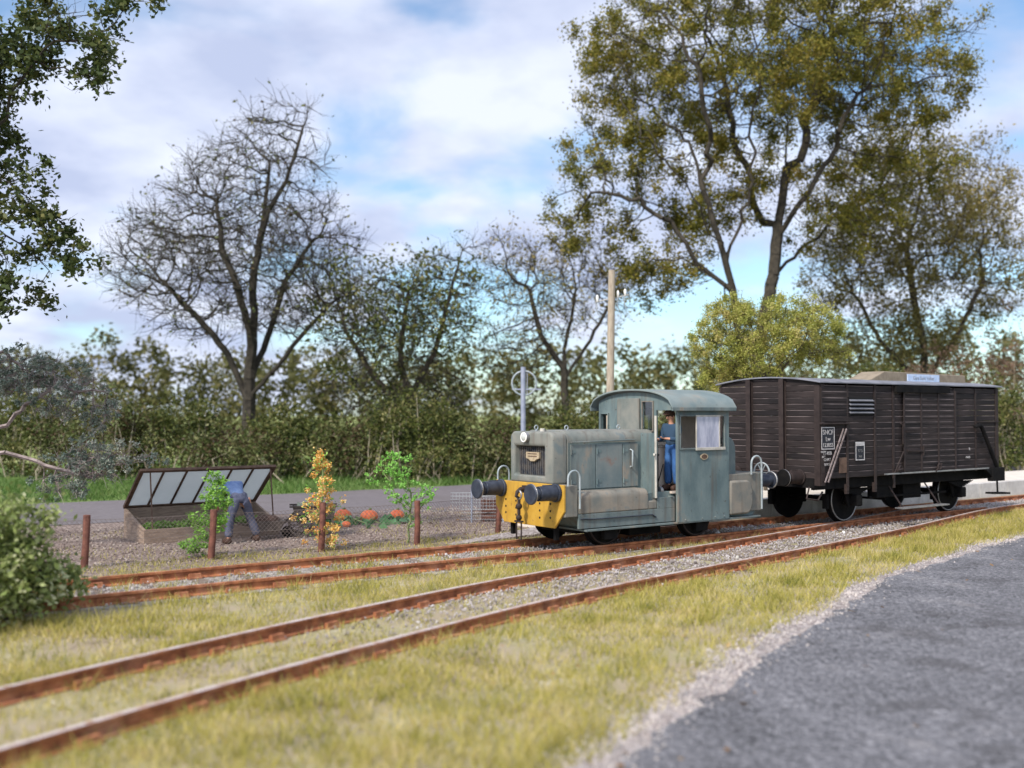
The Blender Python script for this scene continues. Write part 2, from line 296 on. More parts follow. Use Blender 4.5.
class MB:
    def __init__(s): s.v = []; s.f = []; s.mi = []; s.cur = 0
    def add(s, vs, fs):
        n = len(s.v); s.v += [tuple(x) for x in vs]; s.f += [tuple(i + n for i in f) for f in fs]; s.mi += [s.cur] * len(fs); return s
    def box(s, x0, x1, y0, y1, z0, z1):
        return s.add([(x0,y0,z0),(x1,y0,z0),(x1,y1,z0),(x0,y1,z0),(x0,y0,z1),(x1,y0,z1),(x1,y1,z1),(x0,y1,z1)],
                     [(0,3,2,1),(4,5,6,7),(0,1,5,4),(1,2,6,5),(2,3,7,6),(3,0,4,7)])
    def bar(s, a, b, w, h, up=(0, 0, 1)):
        a = Vector(a); b = Vector(b); d = (b - a).normalized(); upv = Vector(up)
        if abs(d.dot(upv)) > .98: upv = Vector((1, 0, 0))
        r = d.cross(upv).normalized() * w / 2; u = r.cross(d).normalized() * h / 2
        vs = [p + x for p in (a, b) for x in (-r - u, r - u, r + u, -r + u)]
        return s.add(vs, [(3,2,1,0),(4,5,6,7),(0,1,5,4),(1,2,6,5),(2,3,7,6),(3,0,4,7)])
    def tube(s, pts, r, n=8, cap=True):
        pts = [Vector(p) for p in pts]; rs = r if isinstance(r, (list, tuple)) else [r] * len(pts)
        base = len(s.v); pn = None; fs = []; vs = []
        for i, p in enumerate(pts):
            d = (pts[min(i + 1, len(pts) - 1)] - pts[max(i - 1, 0)]).normalized()
            if pn is None:
                pn = d.orthogonal().normalized()
            else:
                pn = (pn - d * pn.dot(d)).normalized()
            q = d.cross(pn)
            for k in range(n):
                a = 2 * PI * k / n; vs.append(p + (pn * math.cos(a) + q * math.sin(a)) * rs[i])
        for i in range(len(pts) - 1):
            for k in range(n):
                a, b = i * n + k, i * n + (k + 1) % n; fs.append((a, b, b + n, a + n))
        if cap: fs.append(tuple(reversed(range(n)))); m = (len(pts) - 1) * n; fs.append(tuple(range(m, m + n)))
        return s.add(vs, fs)
    def cyl(s, a, b, r, n=20, r2=None): return s.tube([a, b], [r, r if r2 is None else r2], n)
    def prism(s, poly, axis, a, b):
        """poly in the plane across axis; axis 'x': (y,z), 'y': (x,z), 'z': (x,y)"""
        n = len(poly)
        def P(p, k): return {'x': (k, p[0], p[1]), 'y': (p[0], k, p[1]), 'z': (p[0], p[1], k)}[axis]
        vs = [P(p, a) for p in poly] + [P(p, b) for p in poly]
        return s.add(vs, [tuple(range(n)), tuple(range(2 * n - 1, n - 1, -1))] + [(i, i + n, (i + 1) % n + n, (i + 1) % n) for i in range(n)])
    def ring(s, c, R, r, axis='x', n=28, m=8):
        vs = []; fs = []
        for i in range(n):
            a = 2 * PI * i / n
            for j in range(m):
                b = 2 * PI * j / m; rr = R + r * math.cos(b); h = r * math.sin(b)
                p = {'x': (h, rr * math.cos(a), rr * math.sin(a)), 'y': (rr * math.cos(a), h, rr * math.sin(a)), 'z': (rr * math.cos(a), rr * math.sin(a), h)}[axis]
                vs.append((c[0] + p[0], c[1] + p[1], c[2] + p[2]))
                fs.append((i * m + j, ((i + 1) % n) * m + j, ((i + 1) % n) * m + (j + 1) % m, i * m + (j + 1) % m))
        return s.add(vs, fs)
    def ball(s, c, rx, ry=None, rz=None, n=14, m=9, lobes=0, la=.1):
        ry = ry or rx; rz = rz or rx; vs = []; fs = []
        for i in range(1, m):
            ph = PI * i / m
            for k in range(n):
                a = 2 * PI * k / n; q = 1 - la * (0.5 - 0.5 * math.cos(lobes * a)) if lobes else 1
                vs.append((c[0] + rx * q * math.sin(ph) * math.cos(a), c[1] + ry * q * math.sin(ph) * math.sin(a), c[2] + rz * math.cos(ph)))
        for i in range(m - 2):
            for k in range(n):
                a, b = i * n + k, i * n + (k + 1) % n; fs.append((a, a + n, b + n, b))
        t = len(vs); vs += [(c[0], c[1], c[2] + rz * (.9 if lobes else 1)), (c[0], c[1], c[2] - rz)]
        for k in range(n):
            fs.append((t, k, (k + 1) % n)); o = (m - 2) * n; fs.append((t + 1, o + (k + 1) % n, o + k))
        return s.add(vs, fs)
    def build(s, name, mats, parent=None, bevel=0, smooth=None, label=None):
        og = Vector((0, 0, 0)); q = parent
        while q is not None:
            if q.name in ORG: og = ORG[q.name]; break
            q = q.parent
        me = bpy.data.meshes.new(name)
        me.from_pydata([(x - og.x, y - og.y, z - og.z) for x, y, z in s.v], [], s.f); me.update()
        bm = bmesh.new(); bm.from_mesh(me); bmesh.ops.recalc_face_normals(bm, faces=bm.faces); bm.to_mesh(me); bm.free()
        if not isinstance(mats, (list, tuple)): mats = [mats]
        for m in mats: me.materials.append(MT[m] if isinstance(m, str) else m)
        if len(mats) > 1: me.polygons.foreach_set('material_index', s.mi)
        o = bpy.data.objects.new(name, me); COL.objects.link(o); o.parent = parent
        if bevel:
            md = o.modifiers.new('b', 'BEVEL'); md.width = bevel; md.segments = 2; md.limit_method = 'ANGLE'; md.angle_limit = math.radians(40)
        if smooth:
            me.shade_smooth(); me.set_sharp_from_angle(angle=math.radians(smooth))
        if label: o['label'] = label
        return o

def quadmesh(name, V, m, rnd, parent=None, k=4):
    """V: (n*k,3) array of polygon corners"""
    n = len(V) // k
    me = bpy.data.meshes.new(name)
    me.vertices.add(n * k); me.vertices.foreach_set('co', np.ascontiguousarray(V, dtype=np.float32).ravel())
    me.loops.add(n * k); me.loops.foreach_set('vertex_index', np.arange(n * k, dtype=np.int32))
    me.polygons.add(n); me.polygons.foreach_set('loop_start', np.arange(0, n * k, k, dtype=np.int32)); me.polygons.foreach_set('loop_total', np.full(n, k, dtype=np.int32))
    me.update(calc_edges=True)
    at = me.attributes.new('rnd', 'FLOAT', 'FACE'); at.data.foreach_set('value', rnd.astype(np.float32))
    me.materials.append(m)
    o = bpy.data.objects.new(name, me); COL.objects.link(o); o.parent = parent
    return o

def leaves_arr(P, size, aspect=.55, jit=.4, up=.3):
    n = len(P)
    d = rng.normal(size=(n, 3)); d[:, 2] *= .8; d /= np.linalg.norm(d, axis=1)[:, None]
    e = rng.normal(size=(n, 3)); e[:, 2] += up; e -= d * np.sum(d * e, axis=1)[:, None]; e /= np.linalg.norm(e, axis=1)[:, None]
    sz = size * (1 + jit * rng.uniform(-1, 1, n))[:, None]
    a = d * sz * .5; b = e * sz * .5 * aspect
    V = np.stack([P - a, P + b - a * .1, P + a, P - b - a * .1], axis=1).reshape(-1, 3)
    return V

def foliage(name, P, size, m, parent, aspect=.55, jit=.4):
    V = leaves_arr(P, size, aspect, jit)
    return quadmesh(name, V, m, rng.uniform(0, 1, len(P)), parent)

def tubes_arr(A_, B_, ra, rb, k):
    d = B_ - A_; ln = np.linalg.norm(d, axis=1)[:, None] + 1e-9; d = d / ln
    ref = np.where(np.abs(d[:, 2:3]) > .9, np.array([[1., 0, 0]]), np.array([[0, 0, 1.]]))
    p = np.cross(d, ref); p /= np.linalg.norm(p, axis=1)[:, None]; q = np.cross(d, p)
    quads = []
    an = [2 * PI * i / k for i in range(k + 1)]
    for i in range(k):
        o0 = p * math.cos(an[i]) + q * math.sin(an[i]); o1 = p * math.cos(an[i + 1]) + q * math.sin(an[i + 1])
        quads.append(np.stack([A_ + o0 * ra[:, None], A_ + o1 * ra[:, None], B_ + o1 * rb[:, None], B_ + o0 * rb[:, None]], axis=1))
    return np.concatenate(quads, axis=0).reshape(-1, 3)

def colonise(paths, attr, step, infl, kill, iters=140, droop=0.0):
    nodes = []; par = []
    for path in paths:
        st = path[0]; pts = path[1]
        prev = st
        for p in pts:
            nodes.append(np.array(p, float)); par.append(prev); prev = len(nodes) - 1
    # subdivide is expected in the paths
    X = np.array(nodes); par = list(par); att = np.array(attr)
    D = np.linalg.norm(att[:, None] - X[None], axis=2); near = D.argmin(1); dist = D.min(1)
    alive = dist > kill
    cnt = {}
    for it in range(iters):
        att = att[alive]; near = near[alive]; dist = dist[alive]
        if len(att) == 0: break
        m = dist < infl
        if not m.any(): m = dist <= dist.min() + step * 2
        idx = near[m]; dv = att[m] - X[idx]; dv /= np.linalg.norm(dv, axis=1)[:, None]
        u, inv = np.unique(idx, return_inverse=True)
        S = np.zeros((len(u), 3)); np.add.at(S, inv, dv)
        keep = [i for i, a in enumerate(u) if cnt.get(a, 0) < 3]
        if not keep: break
        for a in u[keep]: cnt[a] = cnt.get(a, 0) + 1
        S = S[keep]; u = u[keep]
        S /= (np.linalg.norm(S, axis=1)[:, None] + 1e-6)
        S += rng.normal(size=S.shape) * .22; S[:, 2] -= droop; S /= np.linalg.norm(S, axis=1)[:, None]
        new = X[u] + S * step
        b = len(X); X = np.vstack([X, new]); par += list(u)
        Dn = np.linalg.norm(att[:, None] - new[None], axis=2); mn = Dn.min(1); am = Dn.argmin(1)
        upd = mn < dist; dist = np.where(upd, mn, dist); near = np.where(upd, am + b, near)
        alive = dist > kill
    return X, np.array(par)

def ellip(blobs, n, shell=0.0):
    """random points in a union of ellipsoids (c, r)"""
    vol = np.array([r[0] * r[1] * r[2] for c, r in blobs]) ** .8; vol /= vol.sum()
    P = []
    for (c, r), v in zip(blobs, vol):
        k = max(3, int(n * v)); d = rng.normal(size=(k, 3)); d /= np.linalg.norm(d, axis=1)[:, None]
        rad = rng.uniform(shell, 1, k) ** (1 / 2.4)
        P.append(np.array(c) + d * rad[:, None] * np.array(r))
    return np.vstack(P)

def lerp_path(pts, n):
    out = []
    for a, b in zip(pts[:-1], pts[1:]):
        for i in range(n): out.append(tuple(np.array(a) + (np.array(b) - np.array(a)) * i / n + rng.normal(size=3) * .02))
    out.append(pts[-1]); return out

def tree(name, base, paths, blobs, label, cat='tree', natt=1200, step=.35, infl=3.0, kill=.55, tip=.012, expo=2.3, rmax=.35, barkm='bark', leafm=None,
         nleaf=20000, lsize=.14, spread=.3, twigs=3, twl=.5, leafthr=.03, droop=0, group=None, trunkcap=None, clumpy=0, shell=0):
    root = thing(name, base, 0, label, cat, group); ORG[root.name] = Vector(base)
    bs = np.array(base)
    X, par = colonise(paths, ellip(blobs, natt, shell), step, infl, kill, droop=droop)
    n = len(X); r = np.zeros(n); acc = np.zeros(n); has = np.zeros(n, bool)
    for i in range(n - 1, -1, -1):
        r[i] = tip if not has[i] else acc[i] ** (1 / expo)
        p = par[i]
        if p >= 0: acc[p] += r[i] ** expo; has[p] = True
    r = np.minimum(r, rmax)
    if trunkcap: r = np.maximum(r, 0)
    i = np.where(par >= 0)[0]; A_ = X[par[i]]; B_ = X[i]; ra = np.minimum(r[par[i]], r[i] * 1.6); rb = r[i]
    thick = ra > .05
    Q = [tubes_arr(A_[thick], B_[thick], ra[thick], rb[thick], 7), tubes_arr(A_[~thick], B_[~thick], ra[~thick], rb[~thick], 4)]
    # flare of the trunk foot
    tips = np.where(r <= tip * 1.8)[0]
    if twigs:
        src = np.repeat(tips, twigs); P = X[src]; dirp = X[src] - X[np.maximum(par[src], 0)]
        dirp /= (np.linalg.norm(dirp, axis=1)[:, None] + 1e-6)
        for g in range(2):
            d = dirp + rng.normal(size=P.shape) * .55; d[:, 2] += .12 - droop; d /= np.linalg.norm(d, axis=1)[:, None]
            E_ = P + d * (twl * rng.uniform(.4, 1, len(P)))[:, None]
            Q.append(tubes_arr(P, E_, np.full(len(P), tip * (.8 - .3 * g)), np.full(len(P), tip * (.5 - .25 * g)), 3)); P = E_; dirp = d
        tp = P
    else: tp = X[tips]
    V = np.concatenate(Q) - bs
    o = quadmesh('trunk', V, MT[barkm], rng.uniform(0, 1, len(V) // 4), root)
    if leafm is not None and nleaf:
        cand = np.vstack([X[r < leafthr], tp]) if len(tp) else X[r < leafthr]
        if clumpy:
            cen = cand[rng.integers(0, len(cand), max(8, int(len(cand) * clumpy)))]
            P = cen[rng.integers(0, len(cen), nleaf)]
        else: P = cand[rng.integers(0, len(cand), nleaf)]
        P = P + rng.normal(size=P.shape) * spread * rng.uniform(.3, 1, (nleaf, 1))
        P[:, 2] = np.maximum(P[:, 2], .02)
        foliage('crown', P - bs, lsize, leafm, root)
    return root

def bush(name, base, blobs, n, size, m, label, cat='bush', nclump=120, cs=.28, stems=6, stemm='barkdark', group=None, shell=.35):
    root = thing(name, base, 0, label, cat, group, org=base)
    bs = np.array(base)
    C = ellip(blobs, nclump, shell)
    st = MB()
    for i in range(stems):
        e = C[rng.integers(0, len(C))]; mid = (bs + e) / 2 + rng.normal(size=3) * .15
        f0 = bs + rng.normal(size=3) * (.1, .1, 0)
        if stems > 20: f0 = np.array((e[0] + rng.normal() * .4, e[1] - .4 + rng.normal() * .3, 0)); mid = (f0 + e) / 2 + rng.normal(size=3) * .2
        st.tube([f0, mid, e], [.03, .02, .008], 5)
    st.build('stem', stemm, root)
    P = C[rng.integers(0, len(C), n)] + rng.normal(size=(n, 3)) * cs * rng.uniform(.3, 1, (n, 1))
    P = P[P[:, 2] > .01]
    foliage('foliage', P - bs, size, m, root)
    return root

def text(body, size, m, parent, loc, rot=(PI / 2, 0, 0), name='lettering', ext=.002, align='CENTER'):
    cu = bpy.data.curves.new(name, 'FONT'); cu.body = body; cu.size = size; cu.extrude = ext; cu.align_x = align; cu.align_y = 'CENTER'
    to = bpy.data.objects.new(name + '_tmp', cu); COL.objects.link(to)
    dg = bpy.context.evaluated_depsgraph_get(); me = bpy.data.meshes.new_from_object(to.evaluated_get(dg))
    bpy.data.objects.remove(to); bpy.data.curves.remove(cu)
    me.name = name; me.materials.clear(); me.materials.append(MT[m] if isinstance(m, str) else m)
    o = bpy.data.objects.new(name, me); COL.objects.link(o); o.parent = parent
    q = parent; og = Vector((0, 0, 0))
    while q is not None:
        if q.name in ORG: og = ORG[q.name]; break
        q = q.parent
    o.location = Vector(loc) - og; o.rotation_euler = rot
    return o

# ------------------------------------------------------------------ ground
def sheet(name, poly, z, m, kind='structure'):
    me = bpy.data.meshes.new(name); me.from_pydata([(p[0], p[1], z) for p in poly], [], [tuple(range(len(poly)))]); me.update()
    bm = bmesh.new(); bm.from_mesh(me); bmesh.ops.triangulate(bm, faces=bm.faces)
    for f in bm.faces:
        if f.normal.z < 0: f.normal_flip()
    bm.to_mesh(me); bm.free()
    me.materials.append(m); o = bpy.data.objects.new(name, me); COL.objects.link(o); o['kind'] = kind; return o
def stp(L_): return [W(s, t)[:2] for s, t in L_]
def wobble(L_, amp, n):
    """subdivide an open line and make its course uneven"""
    out_ = []
    for a, b in zip(L_[:-1], L_[1:]):
        a = Vector(a[:2]); b = Vector(b[:2]); k = max(1, int((b - a).length * n)); nr = Vector((-(b - a).y, (b - a).x)).normalized()
        for i in range(k):
            out_.append(tuple(a.lerp(b, i / k) + nr * rng.normal() * amp))
    out_.append(tuple(L_[-1][:2])); return out_

sheet('ground', [(-400, -60), (400, -60), (400, 900), (-400, 900)], -.02, GM['field'])
sheet('yard_ground', stp([(-40, -40), (60, -40), (60, 6), (-40, 9.5)]), 0, GM['yard'])
TAR = [(14.0, 24.4), (11.7, 22.4), (10.24, 21.0), (8.88, 19.6), (5.54, 15.72), (4.10, 13.26), (2.58, 10.85), (1.97, 9.69), (1.27, 8.5), (.70, 7.39), (-.2, 5.6), (-1.3, 2.5), (-3.2, -8)]
edge = wobble(TAR, .045, 4)
marg = wobble([(x - .20 - .08 * (i > 4), y + .17) for i, (x, y) in enumerate(TAR)], .075, 3.2)
sheet('sandy_margin', marg + [(60, -8), (60, 40)], .004, GM['sand'])
sheet('tarmac_road', edge + [(60, -8), (60, 38)], .010, GM['tarmac'])
sheet('garden_ground', wobble(stp([(-20, 2.0), (8, 1.75)]), .06, 2) + wobble(stp([(8, 7.6), (2, 9.9), (-20, 11.6)]), .1, 2), .004, GM['gravel'])
ROADN = [(-60, 12.5), (-20, 10.6), (-2, 9.8), (2, 9.2), (6, 7.3), (12, 6.4), (20, 5.5), (60, 5.2)]
ROADF = [(90, 6.5), (60, 9.2), (38, 11.2), (25, 13.4), (13, 15.4), (5, 15.2), (-2.2, 16.2), (-20, 17), (-60, 19)]
sheet('back_road', wobble(stp(ROADN), .05, .6) + wobble(stp(ROADF), .08, 1.2), .012, GM['road'])
sheet('roadside_verge', stp([(-60, 15), (90, 3), (90, 40), (-60, 40)]), .004, GM['verge'])
sheet('track_bed', wobble(stp([(-12, -1.05), (34, -1.1)]), .08, 2) + wobble(stp([(34, 1.6), (-12, 1.45)]), .05, 2), .008, GM['bed'])

# ------------------------------------------------------------------ track
def rail_profile(): return [(-.065, 0), (.065, 0), (.065, .018), (.012, .035), (.012, .105), (.036, .118), (.036, .15), (-.036, .15), (-.036, .118), (-.012, .105), (-.012, .035), (-.065, .018)]
def sweep(path, prof, z0=0):
    mb = MB(); k = len(prof); pts = [Vector(p) for p in path]; vs = []; fs = []
    for i, p in enumerate(pts):
        d = (pts[min(i + 1, len(pts) - 1)] - pts[max(i - 1, 0)]).normalized(); nr = Vector((-d.y, d.x, 0))
        for a, b in prof: vs.append(p + nr * a + Vector((0, 0, b + z0)))
    top = prof.index((.036, .15))
    mi = []
    for i in range(len(pts) - 1):
        for j in range(k):
            a, b = i * k + j, i * k + (j + 1) % k; fs.append((a, b, b + k, a + k)); mi.append(1 if j == top else 0)
    fs.append(tuple(reversed(range(k)))); fs.append(tuple(range((len(pts) - 1) * k, len(pts) * k))); mi += [0, 0]
    mb.add(vs, fs); mb.mi = mi; return mb
Bc = [(-7.2, 2.4), (-5.6, 5.4), (-4.25, 7.80), (-2.80, 10.15), (-.77, 12.98), (1.0, 15.2), (5.12, 19.45), (8.0, 22.6)]
Bc = [Vector((x, y, 0)) for x, y in Bc] + [W(15.6, -.26), W(18.2, 0), W(22, 0), W(26, 0)]
def cat(P, n=8):
    o = []
    for i in range(len(P) - 1):
        p0 = P[max(i - 1, 0)]; p1 = P[i]; p2 = P[i + 1]; p3 = P[min(i + 2, len(P) - 1)]
        for k in range(n):
            u = k / n; o.append(.5 * ((2 * p1) + (p2 - p0) * u + (2 * p0 - 5 * p1 + 4 * p2 - p3) * u * u + (3 * p1 - p0 - 3 * p2 + p3) * u ** 3))
    o.append(P[-1]); return o
def smooth_path(P, it=30):
    P = [p.copy() for p in P]
    for _ in range(it):
        Q = [P[0]] + [(P[i - 1] + P[i] * 2 + P[i + 1]) / 4 for i in range(1, len(P) - 1)] + [P[-1]]; P = Q
    return P
BC = smooth_path(cat(Bc))
def offs(path, d):
    o = []
    for i, p in enumerate(path):
        q = (path[min(i + 1, len(path) - 1)] - path[max(i - 1, 0)]).normalized(); o.append(p + Vector((-q.y, q.x, 0)) * d)
    return o
def tcoord(p): return (p - P0).dot(NN)
def scoord(p): return (p - P0).dot(U)
trA = thing('railway_track', W(0, 0), 0, 'far straight track of rusty rails in grey ballast under the locomotive and wagon', 'railway track')
trB = thing('railway_track', BC[10], 0, 'near curved track of rusty rails with a pale shine coloured onto their tops running through grass', 'railway track')
ORG[trA.name] = W(0, 0); ORG[trB.name] = BC[10].copy()
sweep([W(s, .75) for s in np.linspace(-12, 34, 12)], rail_profile()).build('rail', ['rust', 'rust'], trA)
sweep([W(s, -.75) for s in np.linspace(-12, 16.4, 12)], rail_profile()).build('rail', ['rust', 'rust'], trA)
b1 = [p for p in offs(BC, .75) if tcoord(p) < .66]
b2 = offs(BC, -.75)
sweep(b1, rail_profile(), .002).build('rail', ['rust', 'rail_shine'], trB)
sweep(b2 + [W(30, -.75), W(34, -.75)], rail_profile()).build('rail', ['rust', 'rail_shine'], trB)
# guard rails at the crossing
sweep([W(s, .62) for s in (4.6, 6.4, 8.2)], rail_profile(), -.004).build('check_rail', ['rust', 'rust'], trA)
chair_mb = MB()
for sg in (-1, 1): chair_mb.box(-.09, .09, sg * .06 - (.05 if sg < 0 else 0), sg * .06 + (.05 if sg > 0 else 0), .02, .085)
chair_mb.box(-.1, .1, -.14, .14, .014, .03)
cme = None
def sleeper(parent, c, ang, length=2.3, offsl=(-.75, .75)):
    global cme, sme
    og = ORG[parent.name]
    if cme is None:
        co = chair_mb.build('rail_chair', 'rust', None, bevel=.01); cme = co.data; bpy.data.objects.remove(co)
        s_ = MB().box(-.12, .12, -.93, .93, -.1, .011); so = s_.build('sleeper', 'sleeper', None, bevel=.012); sme = so.data; bpy.data.objects.remove(so)
    o = bpy.data.objects.new('sleeper', sme); COL.objects.link(o); o.parent = parent
    o.location = Vector(c) - og; o.rotation_euler = (0, 0, ang + rng.normal() * .01)
    for d in offsl:
        k = bpy.data.objects.new('rail_chair', cme); COL.objects.link(k); k.parent = o; k.location = (0, d, 0)
s_ = -11.8
while s_ < 33:
    sleeper(trA, W(s_ + rng.normal() * .02, 0), A); s_ += .72 if s_ < 8 else .55
acc = 0; last = None
for i in range(1, len(BC)):
    seg = (BC[i] - BC[i - 1]).length; acc += seg
    if acc > (.72 if BC[i].y < 15 else .6):
        acc = 0; d = BC[i] - BC[i - 1]
        if tcoord(BC[i]) < -.55:
            ang = math.atan2(d.y, d.x)
            sleeper(trB, BC[i] + Vector((0, 0, -.002 if BC[i].y > 16 else -.013)), ang)

# ------------------------------------------------------------------ locomotive (x = s, y = t, z above rail top)
loco = thing('diesel_locomotive', W(5.1, 0, RT), A, 'small grey-blue diesel shunter with yellow buffer beam and arched cab roof', 'locomotive', org=(5.1, 0, 0))
MB().prism([(2.95, .62), (3.15, .33), (7.5, .33), (7.68, .45), (7.68, .9), (2.95, .9)], 'y', -.93, .93).build('frame', 'blue', loco, .01)
MB().box(3.1, 7.62, -1.04, 1.04, .295, .33).build('running_edge', 'blue2', loco, .006)
MB().box(2.672, 2.95, -.99, .99, .56, 1.10).build('beam_box', 'tan', loco, .015)
bb = MB().prism([(-1.0, 1.115), (-1.0, .66), (-.74, .36), (.74, .36), (1.0, .66), (1.0, 1.115)], 'x', 2.63, 2.67).build('buffer_beam', 'yellow', loco, .006, label='yellow buffer beam with rows of holes')
hm = MB()
for y in (-.63, -.33, .37, .68):
    for k in range(4):
        z = .92 - k * .125 - (.02 if abs(y) > .5 else .03)
        if abs(y) > .5 and k == 3: z += .01
        hm.cyl((2.626, y, z), (2.634, y, z), .021, 10)
hm.build('rivet_hole', 'dark', bb)
CW0 = 1.05
# hood: rounded cross-section
def arch(hw, z0, z1, r, n=6):
    P = [(-hw, z0)]
    for k in range(n + 1): a = PI - k * PI / 2 / n; P.append((-hw + r + r * math.cos(a), z1 - r + r * math.sin(a)))
    for k in range(n + 1): a = PI / 2 - k * PI / 2 / n; P.append((hw - r + r * math.cos(a), z1 - r + r * math.sin(a)))
    P.append((hw, z0)); return P
# front cowl with the radiator opening
cow = MB().prism(arch(.62, 1.10, 2.02, .13), 'x', 2.68, 3.02)
cw = cow.build('radiator_cowl', 'hood', loco)
ct_ = MB().box(2.5, 2.84, -.39, .49, 1.235, 1.76).build('cutter', 'dark', loco)
bo = cw.modifiers.new('o', 'BOOLEAN'); bo.object = ct_; bo.operation = 'DIFFERENCE'; bo.solver = 'EXACT'
be = cw.modifiers.new('v', 'BEVEL'); be.width = .045; be.segments = 4; be.limit_method = 'ANGLE'; be.angle_limit = math.radians(50)
dg = bpy.context.evaluated_depsgraph_get(); me_ = bpy.data.meshes.new_from_object(cw.evaluated_get(dg)); cw.modifiers.clear(); cw.data = me_; me_.shade_smooth(); me_.set_sharp_from_angle(angle=math.radians(28))
bpy.data.objects.remove(ct_)
gr = MB().box(2.80, 2.838, -.388, .488, 1.238, 1.757)
for k in range(14): gr.box(2.785, 2.80, -.345 + k * .06 - .008, -.345 + k * .06 + .008, 1.25, 1.75)
gr.build('radiator_grille', 'grille', cw)
bd = MB().prism([(y + .03, z + .05) for y, z in [(-.19, 1.60), (.19, 1.60), (.19, 1.49), (.11, 1.47), (.06, 1.435), (-.06, 1.435), (-.11, 1.47), (-.19, 1.49)]], 'x', 2.74, 2.783).build('maker_plate', 'brass', cw, .004)
rb = MB()
for z in (1.62, 1.575): rb.box(2.735, 2.7395, -.10, .16, z - .008, z + .008)
rb.build('plate_rib', 'woodd', bd)
hl = MB().cyl((2.60, .10, 1.915), (2.72, .10, 1.915), .088, 24).build('headlight', 'steel', loco, .006, 40)
MB().ring((2.6, .10, 1.915), .078, .013, 'x').build('lamp_rim', 'porcelain', hl, smooth=60); MB().ball((2.6, .10, 1.915), .03, .068, .068).build('lens', 'lamp', hl, smooth=60)
# hood body
MB().prism(arch(.61, .95, 2.04, .20), 'x', 3.02, 5.15).build('engine_hood', 'hood', loco, .01, 35)
side = MB(); side.box(3.04, 5.14, -.618, -.609, .96, 1.82); side.build('hood_side', 'blue', loco)
for x0, x1, m_ in ((3.08, 3.66, 'blue2'), (3.675, 4.30, 'blue3'), (4.315, 4.70, 'blue2')):
    for sg in (-1, 1):
        d_ = MB().box(x0, x1, sg * .628 - .012, sg * .628 + .012, 1.0, 1.79).build('hood_door', m_, loco, .008)
MB().bar((3.06, -.66, 1.83), (4.62, -.65, 1.86), .035, .022).build('gutter', 'blue2', loco, .008)
for z in (0,): MB().tube([(4.5, -.64, 1.36), (4.5, -.70, 1.38), (4.5, -.70, 1.66), (4.5, -.64, 1.68)], .016).build('door_handle', 'rail_grey', loco, smooth=60)
for y, x in ((-.25, 3.3), (.25, 3.0), (-.2, 4.6)):
    e_ = MB().ring((x, y, 2.085), .038, .011, 'y'); e_.cyl((x, y, 2.02), (x, y, 2.055), .02, 8); e_.build('lifting_eye', 'rail_grey', loco, smooth=60)
for x in (3.1, 3.70, 4.34):
    for z in (1.12, 1.66):
        h_ = MB().cyl((x - .012, -.648, z - .05), (x - .012, -.648, z + .05), .013, 8); h_.box(x - .01, x + .09, -.647, -.641, z - .022, z + .022); h_.build('hinge', 'blue', loco)
bt = MB()
for k in range(26): bt.ball((3.15 + k * .165, -1.043, .313), .010, .008, .010, 6, 4)
for k in range(9): bt.ball((5.314, -CW0 - .016, .42 + k * .235), .009, .007, .009, 6, 4)
for k in range(12): bt.ball((3.0 + k * .155, -.99, .575), .010, .008, .010, 6, 4)
bt.build('bolt_row', 'blue2', loco)
MB().tube([(3.0, -1.0, .52), (3.3, -1.005, .50), (4.7, -1.005, .50), (4.8, -1.0, .45)], .012, 6).build('air_pipe', 'navy', loco, smooth=60)
MB().cyl((2.95, .0, 2.0), (2.95, .0, 2.07), .045, 14).build('filler_cap', 'cream', loco, .005, 40)
# lower side tanks with rounded top
for sg in (-1, 1):
    P = [(sg * .62, .60), (sg * .99, .60)]
    for k in range(6): a = k * PI / 2 / 5; P.append((sg * (.87 + .12 * math.cos(a)), .86 + .12 * math.sin(a)))
    P.append((sg * .62, .98))
    tk = MB().prism(P, 'x', 2.97, 4.62)
    tk.prism([(sg * .62, .60), (sg * .985, .60), (sg * .985, .75), (sg * .62, .78)], 'x', 4.62, 4.84)
    tk.build('side_tank', 'tan', loco, .02, 40)
    sk = MB().box(2.97, 5.29, sg * .965 - .022, sg * .965 + .022, .345, .598); sk.box(4.845, 5.29, sg * .965 - .022, sg * .965 + .022, .5985, .80); sk.build('side_skirt', 'blue2', loco, .006)
MB().box(4.80, 5.16, -.94, .94, .60, .795).build('cab_step', 'tan', loco, .01)
# cab -----------------------------------------------------------
def roofz(y, c=2.765, e=2.40, hw=1.12): return e + (c - e) * math.sqrt(max(0, 1 - (abs(y) / (hw * 1.04)) ** 2.2))
CW = 1.05
